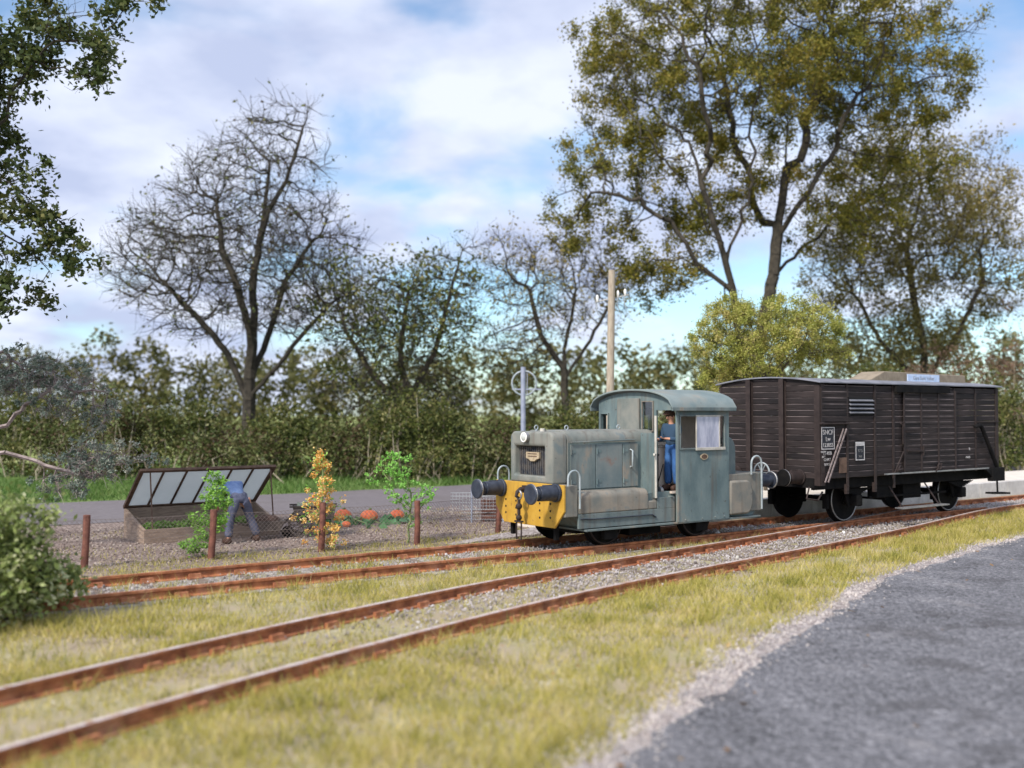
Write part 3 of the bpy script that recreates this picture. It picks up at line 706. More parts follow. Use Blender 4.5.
# near and far side walls with a window each
for sg in (-1, 1):
    cabw = MB(); y0, y1 = sorted((sg * CW, sg * (CW - .04)))
    for a in ((5.29, 6.70, .32 if sg < 0 else .33, 1.68), (5.29, 5.37, 1.68, 2.30), (6.56, 6.70, 1.68, 2.30), (5.29, 6.70, 2.30, 2.43)):
        cabw.box(a[0], a[1], y0, y1, a[2], a[3])
    cabw.build('cab_side', 'blue', loco, .004)
def wallx(x0, x1, holes, z0, name, m_, hw=CW - .042):
    """end wall built of vertical strips under the arched roof, with openings (y0,y1,za,zb)"""
    ys = sorted({-hw, hw} | {h for H in holes for h in H[:2]} | {round(-hw + i * hw / 8, 4) for i in range(17)})
    w_ = MB()
    for a, b in zip(ys[:-1], ys[1:]):
        if b - a < 1e-4: continue
        mid = (a + b) / 2; segs = [(z0, None)]
        cuts = sorted([(H[2], H[3]) for H in holes if H[0] <= mid <= H[1]])
        z = z0; 
        for (ca, cb) in cuts:
            if ca > z: w_.add([(x0,a,z),(x1,a,z),(x1,b,z),(x0,b,z),(x0,a,ca),(x1,a,ca),(x1,b,ca),(x0,b,ca)], [(0,3,2,1),(4,5,6,7),(0,1,5,4),(1,2,6,5),(2,3,7,6),(3,0,4,7)])
            z = cb
        za, zb = roofz(a) - .02, roofz(b) - .02
        w_.add([(x0,a,z),(x1,a,z),(x1,b,z),(x0,b,z),(x0,a,za),(x1,a,za),(x1,b,zb),(x0,b,zb)], [(0,3,2,1),(4,5,6,7),(0,1,5,4),(1,2,6,5),(2,3,7,6),(3,0,4,7)])
    return w_.build(name, m_, loco)
wf = wallx(5.17, 5.21, [(-1.02, -.63, .82, 2.40), (-.55, -.27, 2.02, 2.56), (.72, .92, 2.0, 2.33), (.63, 1.0, .82, 1.99)], .8, 'cab_front', 'blue')  # far-side door left open to let light into the cab
wr = wallx(6.66, 6.695, [(-.9, -.25, 1.75, 2.4), (.25, .9, 1.75, 2.4)], .8, 'cab_rear', 'inside')  # rear openings enlarged and unglazed so the inside gets more light
MB().box(5.215, 6.655, -.995, .995, .86, .90).build('cab_floor', 'inside', loco)
# raised panel on the cab front
pn = MB().box(5.125, 5.168, -.2, .42, 1.975, 2.63).build('front_panel', 'hood', loco, .01)
# frames of the front windows
def frame_x(x, y0, y1, z0, z1, w_, m_, par, nm='window_frame'):
    f = MB()
    f.box(x - .015, x + .015, y0 - w_, y1 + w_, z0 - w_, z0); f.box(x - .015, x + .015, y0 - w_, y1 + w_, z1, z1 + w_)
    f.box(x - .015, x + .015, y0 - w_, y0, z0, z1); f.box(x - .015, x + .015, y1, y1 + w_, z0, z1)
    o = f.build(nm, m_, par); return o
ff = frame_x(5.155, -.55, -.27, 2.02, 2.56, .018, 'tan', wf); MB().box(5.185, 5.192, -.55, -.27, 2.02, 2.56).build('pane', 'glass', ff)
ff = frame_x(5.155, .72, .92, 2.0, 2.33, .02, 'blue', wf)
# side window: open half and mottled lilac pane, cream frames
sw = MB()
Y = -CW - .012
for a in ((5.35, 6.58, 2.285, 2.315), (5.35, 6.58, 1.665, 1.695), (5.35, 5.38, 1.695, 2.285), (6.55, 6.58, 1.695, 2.285)):
    sw.box(a[0], a[1], Y - .008, Y + .012, a[2], a[3])
swo = sw.build('window_frame', 'blue2', loco, .004)
sp = MB().box(5.78, 6.38, -CW - .035, -CW - .024, 1.66, 2.29).build('sliding_pane', 'lilacglass', swo)
sf = MB()
for a in ((5.76, 6.56, 1.645, 1.70), (5.76, 6.42, 2.28, 2.31), (6.38, 6.41, 1.70, 2.28), (5.76, 5.78, 1.7, 2.28)): sf.box(a[0], a[1], -CW - .042, -CW - .018, a[2], a[3])
sf.build('pane_frame', 'cream', swo, .005)
MB().prism([(6.0 + .1 * math.cos(a) , 1.525 + .06 * math.sin(a)) for a in [i * PI / 8 for i in range(16)]], 'y', -CW - .015, -CW - .001).build('works_plate', 'brass', loco)
MB().prism([(6.0 + .075 * math.cos(a) , 1.525 + .042 * math.sin(a)) for a in [i * PI / 8 for i in range(16)]], 'y', -CW - .019, -CW - .0155).build('plate_field', 'woodd', loco)
MB().box(5.295, 5.33, -CW - .014, -CW - .001, .33, 2.40).build('corner_strip', 'blue2', loco)
hb_ = MB()
for x, y in ((5.95, .36), (6.3, .37), (5.5, .36), (6.55, .37)): hb_.ball((x, -CW - .004, y), .018, .012, .018, 8, 5)
hb_.build('rivet', 'blue2', loco)
# roof: thick arched sheet
ns = 22; ro = MB(); vs = []; HW = 1.16
for x in (5.06, 6.80):
    for up in (0, .035):
        for k in range(ns + 1):
            y = -HW + 2 * HW * k / ns; vs.append((x, y, roofz(y, 2.775, 2.43, HW / 1.04) + up))
n_ = ns + 1; fs = []
for k in range(ns):
    fs += [(k, k + 1, 2 * n_ + k + 1, 2 * n_ + k), (n_ + k, 3 * n_ + k, 3 * n_ + k + 1, n_ + k + 1), (k, n_ + k, n_ + k + 1, k + 1), (2 * n_ + k, 2 * n_ + k + 1, 3 * n_ + k + 1, 3 * n_ + k)]
fs += [(0, 2 * n_, 3 * n_, n_), (ns, n_ + ns, 3 * n_ + ns, 2 * n_ + ns)]
ro.add(vs, fs); rof = ro.build('cab_roof', 'roofb', loco, .006, 40)
for ya, yb in ((-1.163, -1.128), (1.128, 1.163)): MB().box(5.065, 6.795, ya, yb, 2.385, 2.462).build('roof_fascia', 'blue2', rof, .012)
# white grab rail by the doorway, step irons and controls
MB().box(4.78, 4.81, -.985, -.612, .80, 1.98).build('splash_plate', 'blue', loco, .004)
MB().tube([(4.795, -1.0, .80), (4.795, -1.0, 2.30)], .024).build('grab_rail', 'cream', loco, smooth=60)
MB().tube([(4.80, -1.0, 1.60), (4.72, -1.03, 1.60), (4.71, -1.05, 1.57)], .018).build('door_latch', 'cream', loco, smooth=60)
c_ = MB(); c_.tube([(5.12, -.72, .8), (5.10, -.74, 1.55)], .012, 6); c_.tube([(5.08, -.66, .8), (5.14, -.84, 1.40)], .01, 6); c_.ball((5.10, -.74, 1.57), .025, n=8, m=6)
c_.build('control_lever', 'black', loco, smooth=60)
co_ = MB().box(5.3, 5.55, -.55, -.05, .9, 1.7); co_.box(5.28, 5.57, -.57, -.03, 1.7, 1.74); co_.build('control_desk', 'inside', loco, .02)
MB().cyl((5.0, -.86, .92), (5.06, -.86, .92), .07, 14).build('air_valve', 'steel', loco, smooth=40)
# rear hood and rear box
MB().prism([(6.70, .9), (7.05, .9), (7.05, 1.5)] + [(6.85 + .20 * math.cos(a), 1.60 + .28 * math.sin(a)) for a in [i * PI / 14 for i in range(8)]] + [(6.70, 1.88)], 'y', -.90, .90).build('rear_hood', 'blue2', loco, .01, 40)
MB().box(6.71, 7.70, -.99, .99, .42, 1.16).build('rear_box', 'tan', loco, .012)
P = []
for k in range(9): a = -PI / 2 + k * PI / 8; P.append((7.20 + .17 * math.cos(a), .71 + .33 * math.sin(a)))
MB().prism([(6.71, .38), (7.20, .38)] + P[1:-1] + [(7.20, 1.04), (6.71, 1.04)], 'y', -1.08, -.992).build('sand_box', 'tan', loco, .04, 40)
MB().box(7.70, 7.74, -1.0, 1.0, .5, 1.17).build('rear_beam', 'blue2', loco, .008)
# grab hoops
def hoop(x0, x1, y, z0, z1, zr):
    P = [(x0, y, z0)]; r = (x1 - x0) / 2
    for k in range(9): a = PI - k * PI / 8; P.append((x0 + r + r * math.cos(a), y, z1 - r + r * math.sin(a)))
    P.append((x1, y, zr)); return P
for sg in (-1, 1):
    MB().tube(hoop(2.70, 2.96, sg * 1.03, 1.10, 1.36, .70), .018).build('grab_hoop', 'rail_grey', loco, smooth=60)
    MB().tube(hoop(7.36, 7.66, sg * 1.03, 1.14, 1.50, .45), .02).build('grab_hoop', 'rail_grey', loco, smooth=60)
def buffer(parent, x, y, z, d, ln, m_='navy', mh='navy'):
    """x: beam face, d: -1/+1 outward along x"""
    b_ = MB()
    b_.cyl((x + d * .001, y, z), (x + d * .05, y, z), .16, 20); b_.tube([(x, y, z), (x + d * ln * .70, y, z)], [.135, .128], 20)
    b_.cyl((x + d * ln * .68, y, z), (x + d * ln * .92, y, z), .10, 18)
    b_.box(min(x + d * .1, x + d * .3), max(x + d * .1, x + d * .3), y - .02, y + .02, z + .1, z + .145)
    o = b_.build('buffer', m_, parent, .006, 40)
    h = MB(); h.tube([(x + d * (ln - .045), y, z), (x + d * (ln - .02), y, z), (x + d * ln, y, z)], [.15, .18, .165], 26); h.build('buffer_head', mh, o, .004, 40)
    MB().ring((x + d * (ln - .035), y, z), .165, .014, 'x').build('buffer_rim', 'steel', o, smooth=60)
    return o
for y in (-.80, .80):
    buffer(loco, 2.63, y, .975, -1, .58); buffer(loco, 7.74, y, .99, 1, .5)
# front drawhook and hanging coupling
dh = MB(); dh.box(2.55, 2.63, -.09, .09, .93, 1.06); dh.tube([(2.6, 0, 1.0), (2.45, 0, 1.0), (2.38, 0, .95), (2.36, 0, .88), (2.42, 0, .85)], [.04, .04, .035, .03, .02], 10)
dho = dh.build('draw_hook', 'iron', loco, smooth=50)
MB().ring((2.42, 0, .90), .075, .018, 'x').build('shackle', 'steel', dho, smooth=60)
cp = MB(); cp.cyl((2.42, 0, .86), (2.42, 0, .44), .028, 10); cp.ball((2.42, 0, .7), .06, n=10, m=7); cp.ball((2.42, 0, .5), .055, n=10, m=7); cp.box(2.39, 2.45, -.1, .1, .42, .45)
cp.tube([(2.42, -.07, .43), (2.42, -.07, .12), (2.42, .07, .12), (2.42, .07, .43)], .015, 6)
cp.build('screw_coupling', 'iron', dho, smooth=50)
def wheelset(parent, x, r, ys=(-.74, .74), m_='black', tm='steel'):
    ax = MB().cyl((x, ys[0] - .15, r), (x, ys[1] + .15, r), .06, 12).build('axle', m_, parent, smooth=40)
    for y in ys:
        sg = 1 if y > 0 else -1
        w_ = MB(); w_.cyl((x, y + sg * .05, r), (x, y - sg * .06, r), r, 36); w_.cyl((x, y - sg * .05, r), (x, y - sg * .075, r), r + .03, 36)
        w_.cyl((x, y + sg * .04, r), (x, y + sg * .10, r), .11, 16)
        o = w_.build('wheel', m_, ax, .005, 40)
        MB().ring((x, y + sg * .055, r), r - .03, .014, 'y', 36).build('tyre', tm, o, smooth=60)
for x in (3.75, 6.05): wheelset(loco, x, .41, tm='iron')
ub = MB()
for x in (3.75, 6.05):
    for y in (-.9, .9): ub.box(x - .16, x + .16, y - .05, y + .05, .12, .34)
ub.box(4.5, 5.3, -.6, .6, .1, .34); ub.box(3.3, 6.6, -.5, .5, .2, .36)
ub.build('underframe', 'black', loco, .01)  # black guard blocks that also stand in for the shade under the loco
gd = MB().box(2.72, 2.80, -.66, -.6, .14, .4); gd.box(2.72, 2.80, .6, .66, .14, .4); gd.build('rail_guard', 'black', loco)

# ------------------------------------------------------------------ wagon
wg = thing('covered_goods_wagon', W(12.5, 0, RT), A, 'dark brown wooden covered goods wagon with grey roof coupled behind the shunter', 'railway wagon', org=(12.5, 0, 0))
X0, X1, HWG = 9.1, 15.92, 1.32
pk = MB(); npk = 15; ph = (2.93 - 1.0) / npk
for i in range(npk):
    z0 = 1.0 + i * ph
    for sg in (-1, 1): pk.box(X0 + .02, X1 - .02, sg * HWG - .025, sg * HWG + .025, z0 + .004, z0 + ph - .004)
pk.box(X0 + .03, X1 - .03, -HWG + .04, HWG - .04, .99, 1.02)
pk.build('body_side', 'planks', wg, .003)
def wroof(y): return 2.965 + .125 * (1 - (y / 1.42) ** 2)
for x in (X0, X1):
    e = MB()
    for i in range(npk):
        z0 = 1.0 + i * ph; e.box(x - .02, x + .02, -HWG - .02, HWG + .02, z0 + .004, z0 + ph - .004)
    pts = [(-HWG, 2.93)] + [(y, wroof(y) - .005) for y in np.linspace(-HWG, HWG, 13)] + [(HWG, 2.93)]
    e.prism(pts, 'x', x - .02, x + .02)
    e.build('body_end', 'planks', wg, .003)
rf = MB(); vs = []; ns = 16
for x in (X0 - .1, X1 + .12):
    for up in (0, .03):
        for k in range(ns + 1):
            y = -1.42 + 2.84 * k / ns; vs.append((x, y, wroof(y) + up))
n_ = ns + 1; fs = []
for k in range(ns):
    fs += [(k, k + 1, 2 * n_ + k + 1, 2 * n_ + k), (n_ + k, 3 * n_ + k, 3 * n_ + k + 1, n_ + k + 1), (k, n_ + k, n_ + k + 1, k + 1), (2 * n_ + k, 2 * n_ + k + 1, 3 * n_ + k + 1, 3 * n_ + k)]
fs += [(0, 2 * n_, 3 * n_, n_), (ns, n_ + ns, 3 * n_ + ns, 2 * n_ + ns)]
rf.add(vs, fs); rf.build('wagon_roof', 'roofw', wg, .005, 40)
for y in (-.43, .47):
    st_ = MB().box(X0 - .10, X0 - .022, y - .018, y + .018, .98, wroof(y) - .01); st_.box(X0 - .112, X0 - .10, y - .06, y + .06, .98, wroof(y) - .01); st_.box(X0 - .036, X0 - .0215, y - .07, y + .07, .98, wroof(y) - .01)
    st_.build('end_stanchion', 'iron', wg)
for y in (-.43, .47):
    MB().box(X1 + .022, X1 + .10, y - .05, y + .05, .98, wroof(y) - .01).build('end_stanchion', 'iron', wg)
def strap(x, w_=.075, z0=.84, z1=2.95, th=.02, nm='side_post'):
    for sg in (-1, 1):
        a, b = sorted((sg * (HWG + .027), sg * (HWG + .027 + th)))
        s0 = MB().box(x - w_ / 2, x + w_ / 2, a, b, z0, z1)
        if sg < 0:
            z = z0 + .1
            while z < z1:
                for dx in (-.022, .022): s0.ball((x + dx, a - .003, z), .010, .010, .010, 6, 4)
                z += .17
        s0.build(nm, 'iron', wg)
strap(X0 + .06, .13, .86)
strap(X1 - .06, .12, .86)
for x in (9.98, 10.95, 11.62): strap(x, .07, .72)
for x in (14.02, 14.93): strap(x, .06, .98, 2.93, .012)
ec = MB()
for sg in (-1, 1): ec.box(X0 - .034, X0 - .0215, sg * HWG - .02 if sg > 0 else -HWG - .04, sg * HWG + .04 if sg > 0 else -HWG + .10, .86, 2.93)
ec.build('corner_plate', 'iron', wg)
# small top hatch at the left of the side, ledge and louvres
ht = MB().box(9.14, 9.96, -HWG - .048, -HWG - .028, 2.17, 2.88)
for z in (2.31, 2.45, 2.59, 2.73): ht.box(9.15, 9.95, -HWG - .056, -HWG - .049, z, z + .012)
hto = ht.build('side_hatch', 'planks', wg, .004)
MB().box(9.06, 10.0, -HWG - .10, -HWG - .028, 2.115, 2.15).build('hatch_ledge', 'iron', wg, .006)
lv = MB()
for k in range(4):
    z = 2.36 + k * .085; lv.bar((10.06, -HWG - .05, z), (10.88, -HWG - .05, z), .06, .018, (0, -.6, 1))
lv2 = MB().box(10.04, 10.90, -HWG - .034, -HWG - .028, 2.30, 2.68).build('vent_opening', 'dark', wg)
lv.build('louvre', MT['steel'] if False else 'roofw', lv2)
# sliding door
dr = MB()
for i in range(npk - 1): z0 = 1.06 + i * ph; dr.box(11.98, 14.0, -HWG - .075, -HWG - .045, z0 + .003, z0 + ph - .003)
dro = dr.build('sliding_door', 'planks', wg, .003)
df = MB()
for x in (11.96, 12.62, 13.3, 13.99): df.box(x - .03, x + .03, -HWG - .088, -HWG - .076, 1.05, 2.86)
df.build('door_frame', 'iron', dro)
db = MB(); db.bar((12.05, -HWG - .10, 1.52), (12.7, -HWG - .10, 1.50), .02, .03); db.bar((12.66, -HWG - .10, 1.4), (12.66, -HWG - .10, 1.62), .025, .025); db.bar((12.0, -HWG - .1, 1.95), (12.45, -HWG - .1, 1.95), .015, .02)
db.build('door_bar', 'iron', dro)
MB().tube([(11.86, -HWG - .05, 1.65), (11.86, -HWG - .11, 1.67), (11.86, -HWG - .11, 2.1), (11.86, -HWG - .05, 2.12)], .014, 6).build('door_handle', 'iron', wg)
MB().box(11.62, 13.70, -HWG - .13, -HWG - .028, 2.80, 2.945).build('door_rail', 'black', wg, .006)
MB().bar((11.2, -HWG - .10, 1.03), (15.35, -HWG - .10, 1.035), .04, .03).build('lower_rail', 'cream' if False else 'steel', wg)
lk = MB(); lk.tube([(11.55, -HWG - .09, 1.02), (11.86, -HWG - .12, 1.5)], .014, 6); lk.tube([(11.62, -HWG - .12, 1.1), (11.8, -HWG - .12, 1.12)], .03, 8); lk.ring((11.75, -HWG - .12, 1.12), .07, .016, 'y', 14, 6); lk.ring((13.25, -HWG - .12, 1.13), .06, .02, 'y', 14, 6); lk.bar((13.1, -HWG - .12, 1.03), (13.35, -HWG - .12, 1.2), .02, .03)
lk.build('door_catch', 'iron', wg)
# angled bracing bars
br = MB()
for dx in (-.05, .05): br.bar((9.85 + dx, -HWG - .08, 2.02), (9.20 + dx, -HWG - .10, .93), .018, .03)
br.build('diagonal_stay', 'staymt', wg)
MB().box(9.70, 9.96, -HWG - .045, -HWG - .028, 1.10, 1.42).build('label_holder', 'woodd', wg, .004)
# marking panels
def panel(x0, x1, z0, z1, fr_=.02, nm='marking_panel'):
    p = MB().box(x0, x1, -HWG - .053, -HWG - .028, z0, z1).build(nm, 'panel', wg)
    f = MB()
    for a in ((x0, x1, z0, z0 + fr_), (x0, x1, z1 - fr_, z1), (x0, x0 + fr_, z0 + fr_, z1 - fr_), (x1 - fr_, x1, z0 + fr_, z1 - fr_)): f.box(a[0], a[1], -HWG - .058, -HWG - .0535, a[2], a[3])
    f.build('panel_border', 'white', p); return p
YT = -HWG - .056
p1 = panel(9.10, 9.53, 1.60, 2.06)
text('SNCF', .145, 'white', p1, (9.315, YT, 1.95)); text('Lw', .13, 'white', p1, (9.315, YT, 1.81)); text('123055', .115, 'white', p1, (9.315, YT, 1.685))
text('11-850', .10, 'white', wg, (9.29, YT + .004, 1.52)); text('CHAT', .085, 'white', wg, (9.29, YT + .004, 1.39)); text('REV 51', .07, 'white', wg, (9.29, YT + .004, 1.29))
text('OCEM', .06, 'white', wg, (9.16, YT - .004, 1.55)); text('20 T', .06, 'white', wg, (9.16, YT - .004, 1.45))
p2 = panel(10.24, 10.55, 1.35, 1.74)
MB().box(10.26, 10.53, YT - .004, YT, 1.655, 1.72).build('paper_strip', 'white', p2)
text('17 5', .09, 'steel', p2, (10.395, YT, 1.55)); text('24.0', .06, 'steel', p2, (10.395, YT, 1.43))
text('R', .10, 'white', wg, (14.62, YT + .004, 1.5)); text('PARIS', .075, 'white', wg, (14.55, YT + .004, 1.31))
# underframe
uf = MB()
for sg in (-1, 1): uf.box(X0, X1, sg * 1.14 - .04, sg * 1.14 + .04, .76, .985)
uf.box(X0 - .03, X0 + .12, -1.2, 1.2, .80, 1.0); uf.box(X1 - .12, X1 + .03, -1.2, 1.2, .80, 1.0)
for x in (10.6, 11.6, 12.5, 13.4, 14.6): uf.box(x - .05, x + .05, -1.1, 1.1, .80, .98)
uf.box(11.3, 11.9, -1.15, -.9, .5, .76); uf.box(12.5, 13.2, -1.0, -.5, .42, .8)
uf.bar((11.2, -1.0, .5), (14.2, -1.0, .5), .05, .05); uf.bar((11.7, .3, .45), (11.7, -1.1, .45), .05, .05)
uf.build('underframe', 'black', wg, .008)
for x in (10.62, 14.66):
    wheelset(wg, x, .47)
    for sg in (-1, 1):
        a = MB(); a.prism([(x - .3, .80), (x - .16, .34), (x - .1, .34), (x - .1, .62), (x + .1, .62), (x + .1, .34), (x + .16, .34), (x + .3, .80)], 'y', sg * 1.0 - .015, sg * 1.0 + .015)
        ao = a.build('axle_guard', 'black', wg)
        y0, y1 = sorted((sg * .95, sg * 1.2)); MB().box(x - .10, x + .10, y0, y1, .36, .60).build('axle_box', 'black', ao, .025)
        sp_ = MB()
        for k in range(6): sp_.box(x - .52 + k * .07, x + .52 - k * .07, sg * 1.08 - .045, sg * 1.08 + .045, .74 - k * .022 - .02, .74 - k * .022 - .002)
        sp_.build('leaf_spring', 'black', ao)
    for y in (-.74, .74):
        for dx in (-.56, .56): bs_ = MB(); bs_.box(x + dx - .05, x + dx + .05, y - .06, y + .06, .3, .62); bs_.bar((x + dx, y, .6), (x + dx * .96, y, .82), .03, .03); bs_.build('brake_block', 'black', wg, .01)
for sg in (-1,):
    sb = MB().box(11.55, 13.35, -1.62, -1.42, .27, .30).build('foot_board', 'steel', wg, .004)
    bk = MB()
    for x in (11.75, 13.15): bk.bar((x, -1.12, .76), (x, -1.5, .26), .04, .015)
    bk.build('board_bracket', 'iron', sb)
hg = MB()
for x in (9.98, 10.95): hg.box(x - .04, x + .04, -1.36, -1.30, .66, .86)
hg.build('hanger', 'iron', wg)
for y in (-.85, .85):
    buffer(wg, X0 - .03, y, 1.02, -1, .55, 'tan' if False else 'iron', 'black'); buffer(wg, X1 + .03, y, 1.02, 1, .5, 'iron', 'black')
# brake lever and foot step at the far end
bl = MB(); bl.tube([(14.72, -1.45, 2.02), (14.95, -1.45, 2.06), (15.05, -1.45, 1.98), (15.72, -1.45, 1.0)], [.04, .05, .05, .05], 8); bl.box(15.4, 15.95, -1.5, -1.36, .72, 1.04); bl.prism([(15.15, 1.0), (15.45, .80), (15.45, 1.02)], 'y', -1.48, -1.40)
bl.build('brake_lever', 'black', wg, .01)
fs_ = MB(); fs_.bar((15.72, -1.42, .78), (15.60, -1.5, .46), .04, .04); fs_.bar((15.25, -1.5, .45), (15.98, -1.5, .42), .22, .045); fs_.build('foot_step', 'black', wg)
MB().bar((14.95, -HWG - .05, 2.14), (15.95, -HWG - .05, 2.14), .03, .025).build('grab_bar', 'iron', wg)
MB().tube([(16.0, -1.2, 1.85), (16.12, -1.2, 1.85), (16.12, -1.2, 1.38), (16.0, -1.2, 1.38)], .014, 6).build('end_handrail', 'iron', wg)
# coupling gear between the vehicles
cg = MB(); cg.bar((9.07, 0, 1.0), (8.72, 0, 1.0), .07, .07); cg.tube([(8.8, 0, 1.0), (8.6, 0, .98), (8.45, 0, .9), (8.2, 0, .92), (7.9, 0, 1.0), (7.74, 0, 1.0)], .035, 8); cg.ring((8.5, .0, .93), .1, .022, 'y')
cg.build('coupling_hook', 'iron', wg, smooth=50)
bw = MB(); bw.ring((8.35, -.45, 1.12), .20, .018, 'x', 24)
for k in range(6): a = k * PI / 3; bw.bar((8.35, -.45, 1.12), (8.35, -.45 + .2 * math.cos(a), 1.12 + .2 * math.sin(a)), .016, .016)
bw.bar((8.35, -.45, 1.12), (7.74, -.45, 1.12), .04, .04); bw.build('hand_wheel', 'rail_grey', loco, smooth=50)
tk = MB(); tk.tube([(9.05, -1.1, .82), (8.9, -1.15, .6), (9.2, -1.2, .55), (9.35, -1.2, .72)], .02, 6); tk.build('lashing_ring', 'iron', wg)

# tan box on the roof
tb = thing('roof_box', W(13.7, -.35, RT + 3.09), A, 'long low tan box with pale blue plate lying on the wagon roof', 'box', org=(13.7, -.35, 3.09))
b_ = MB(); vs = [(11.55, -.72, 3.04), (15.62, -.72, 3.04), (15.62, -.1, 3.06), (11.55, -.1, 3.06), (12.25, -.72, 3.30), (15.58, -.72, 3.27), (15.58, -.1, 3.27), (12.25, -.1, 3.30)]
b_.add(vs, [(0,3,2,1),(4,5,6,7),(0,1,5,4),(1,2,6,5),(2,3,7,6),(3,0,4,7)]); b_.build('case', 'tanbox', tb, .02)
pl_ = MB().box(13.12, 14.42, -.742, -.722, 3.08, 3.255).build('name_plate', 'signblue', tb)
text('Gare Saint Vulbas', .12, 'roofw', pl_, (13.77, -.7435, 3.165), ext=.001)

# ------------------------------------------------------------------ platform behind the track
plat = thing('loading_platform', W(18, 2, 0), A, 'low pale concrete block platform behind the wagon with cream top', 'platform', org=(18, 2, 0))
pf = MB(); x = 5.2
while x < 36:
    w_ = 1.55; pf.box(x + .006, x + w_ - .006, 1.86, 2.1, -.05, .43 if x > 6 else .3); x += w_
pf.build('block_face', 'concrete', plat, .012)
MB().prism([(5.2, 2.1), (36, 2.1), (36, 5.0), (10, 5.0), (5.2, 4.0)], 'z', -.05, .405).build('platform_top', 'creamtop', plat)
ramp = MB(); ramp.add([(2.2, 1.8, .012), (5.19, 1.86, .10), (5.19, 2.5, .16), (2.2, 2.0, .012), (2.2, 1.8, -.02), (5.19, 1.86, -.02), (5.19, 2.5, -.02), (2.2, 2.0, -.02)], [(0, 1, 2, 3), (7, 6, 5, 4), (0, 4, 5, 1), (1, 5, 6, 2), (2, 6, 7, 3), (3, 7, 4, 0)])
ramp.build('sandy_kerb', GM['sand'], plat)

# ------------------------------------------------------------------ loose ballast
def vnoise(x, y, sc, seed):
    """cheap smooth value noise"""
    r_ = np.random.default_rng(seed); G = r_.uniform(0, 1, (64, 64)); x = x * sc + 100; y = y * sc + 100
    xi = np.floor(x).astype(int); yi = np.floor(y).astype(int); fx = x - xi; fy = y - yi; fx = fx * fx * (3 - 2 * fx); fy = fy * fy * (3 - 2 * fy)
    g = lambda a, b: G[a % 64, b % 64]
    return (g(xi, yi) * (1 - fx) + g(xi + 1, yi) * fx) * (1 - fy) + (g(xi, yi + 1) * (1 - fx) + g(xi + 1, yi + 1) * fx) * fy
ico = bmesh.new(); bmesh.ops.create_icosphere(ico, subdivisions=1, radius=1)
iv = np.array([v.co[:] for v in ico.verts]); ifc = np.array([[v.index for v in f.verts] for f in ico.faces]); ico.free()
def stones(name, P, smin, smax, m, label, cat_):
    n = len(P); sc = rng.uniform(smin, smax, (n, 1, 1)) * rng.uniform(.6, 1.25, (n, 1, 3))
    V = iv[None] * sc * rng.uniform(.8, 1.2, (n, len(iv), 1))
    th = rng.uniform(0, 2 * PI, n); c, s = np.cos(th), np.sin(th)
    R = np.zeros((n, 3, 3)); R[:, 0, 0] = c; R[:, 0, 1] = -s; R[:, 1, 0] = s; R[:, 1, 1] = c; R[:, 2, 2] = 1
    V = np.einsum('nij,nkj->nki', R, V) + P[:, None]
    T = V[:, ifc].reshape(-1, 3)
    o = quadmesh(name, T, m, np.repeat(rng.uniform(0, 1, n), len(ifc)), None, 3)
    return tag(o, label, cat_, kind='stuff')
stonem = leafmat('ballast_stones', [(.13, .11, .10), (.24, .21, .19), (.34, .30, .28), (.50, .47, .45)], 0, .9, 2.0)
def stW(S, T, Z): 
    return np.stack([P0.x + U.x * S + NN.x * T, P0.y + U.y * S + NN.y * T, Z], axis=1)
n = 16000
S = rng.uniform(-7, 25, n); T = rng.normal(0, .5, n); k = (np.abs(T) < 1.0) & (np.abs(np.abs(T) - .75) > .09) & ((rng.uniform(0, 1, n) < .10 + 1.5 * (vnoise(S, T, 1.3, 21) - .25)) | (S > 6)); S, T = S[k], T[k]
PA = stW(S, T, rng.uniform(.005, .05, len(S)))
# four-foot of the near track, the stretch towards the points
bcx = np.array([p[:2] for p in BC]); dirs = np.gradient(bcx, axis=0); dirs /= np.linalg.norm(dirs, axis=1)[:, None]
n = 26000; ii = rng.integers(0, len(bcx) - 1, n); of = rng.uniform(-.85, .72, n); uu = rng.uniform(0, 1, (n, 1))
PB = bcx[ii] * (1 - uu) + bcx[ii + 1] * uu + np.stack([-dirs[ii][:, 1], dirs[ii][:, 0]], 1) * of[:, None]
k = (PB[:, 1] > 14 + rng.normal(0, 1.6, n)) & (PB[:, 1] < 30) & (np.abs(np.abs(of) - .75) > .09); PB = PB[k]
PB = np.column_stack([PB, rng.uniform(.005, .045, len(PB))])
stones('ballast', np.vstack([PA, PB]), .008, .022, stonem, 'loose pale grey ballast stones between and beside the rusty rails', 'ballast')
gst = leafmat('gravel_stones', [(.10, .07, .06), (.18, .135, .115), (.27, .215, .18), (.38, .33, .28)], 0, .9, 1.0)
n = 9000
PG = stW(rng.uniform(-9, 7, n), rng.uniform(2.4, 8.8, n), rng.uniform(.0, .02, n))
stones('garden_gravel', PG, .012, .03, gst, 'purplish brown gravel and soil crumbs scattered over the garden plot', 'gravel')
grt = leafmat('grit', [(.16, .15, .15), (.3, .27, .25), (.42, .37, .33), (.5, .44, .4)], 0, .9, 1.0)
ed = np.array(TAR[:11]); n = 5000; ii = rng.integers(0, len(ed) - 1, n); uu = rng.uniform(0, 1, (n, 1)); pe = ed[ii] * (1 - uu) + ed[ii + 1] * uu + rng.normal(0, .16, (n, 2)) + np.array([-.16, .14])
stones('edge_grit', np.column_stack([pe, np.full(n, .008)]), .006, .02, grt, 'fine sandy grit along the crumbling edge of the tarmac', 'grit')
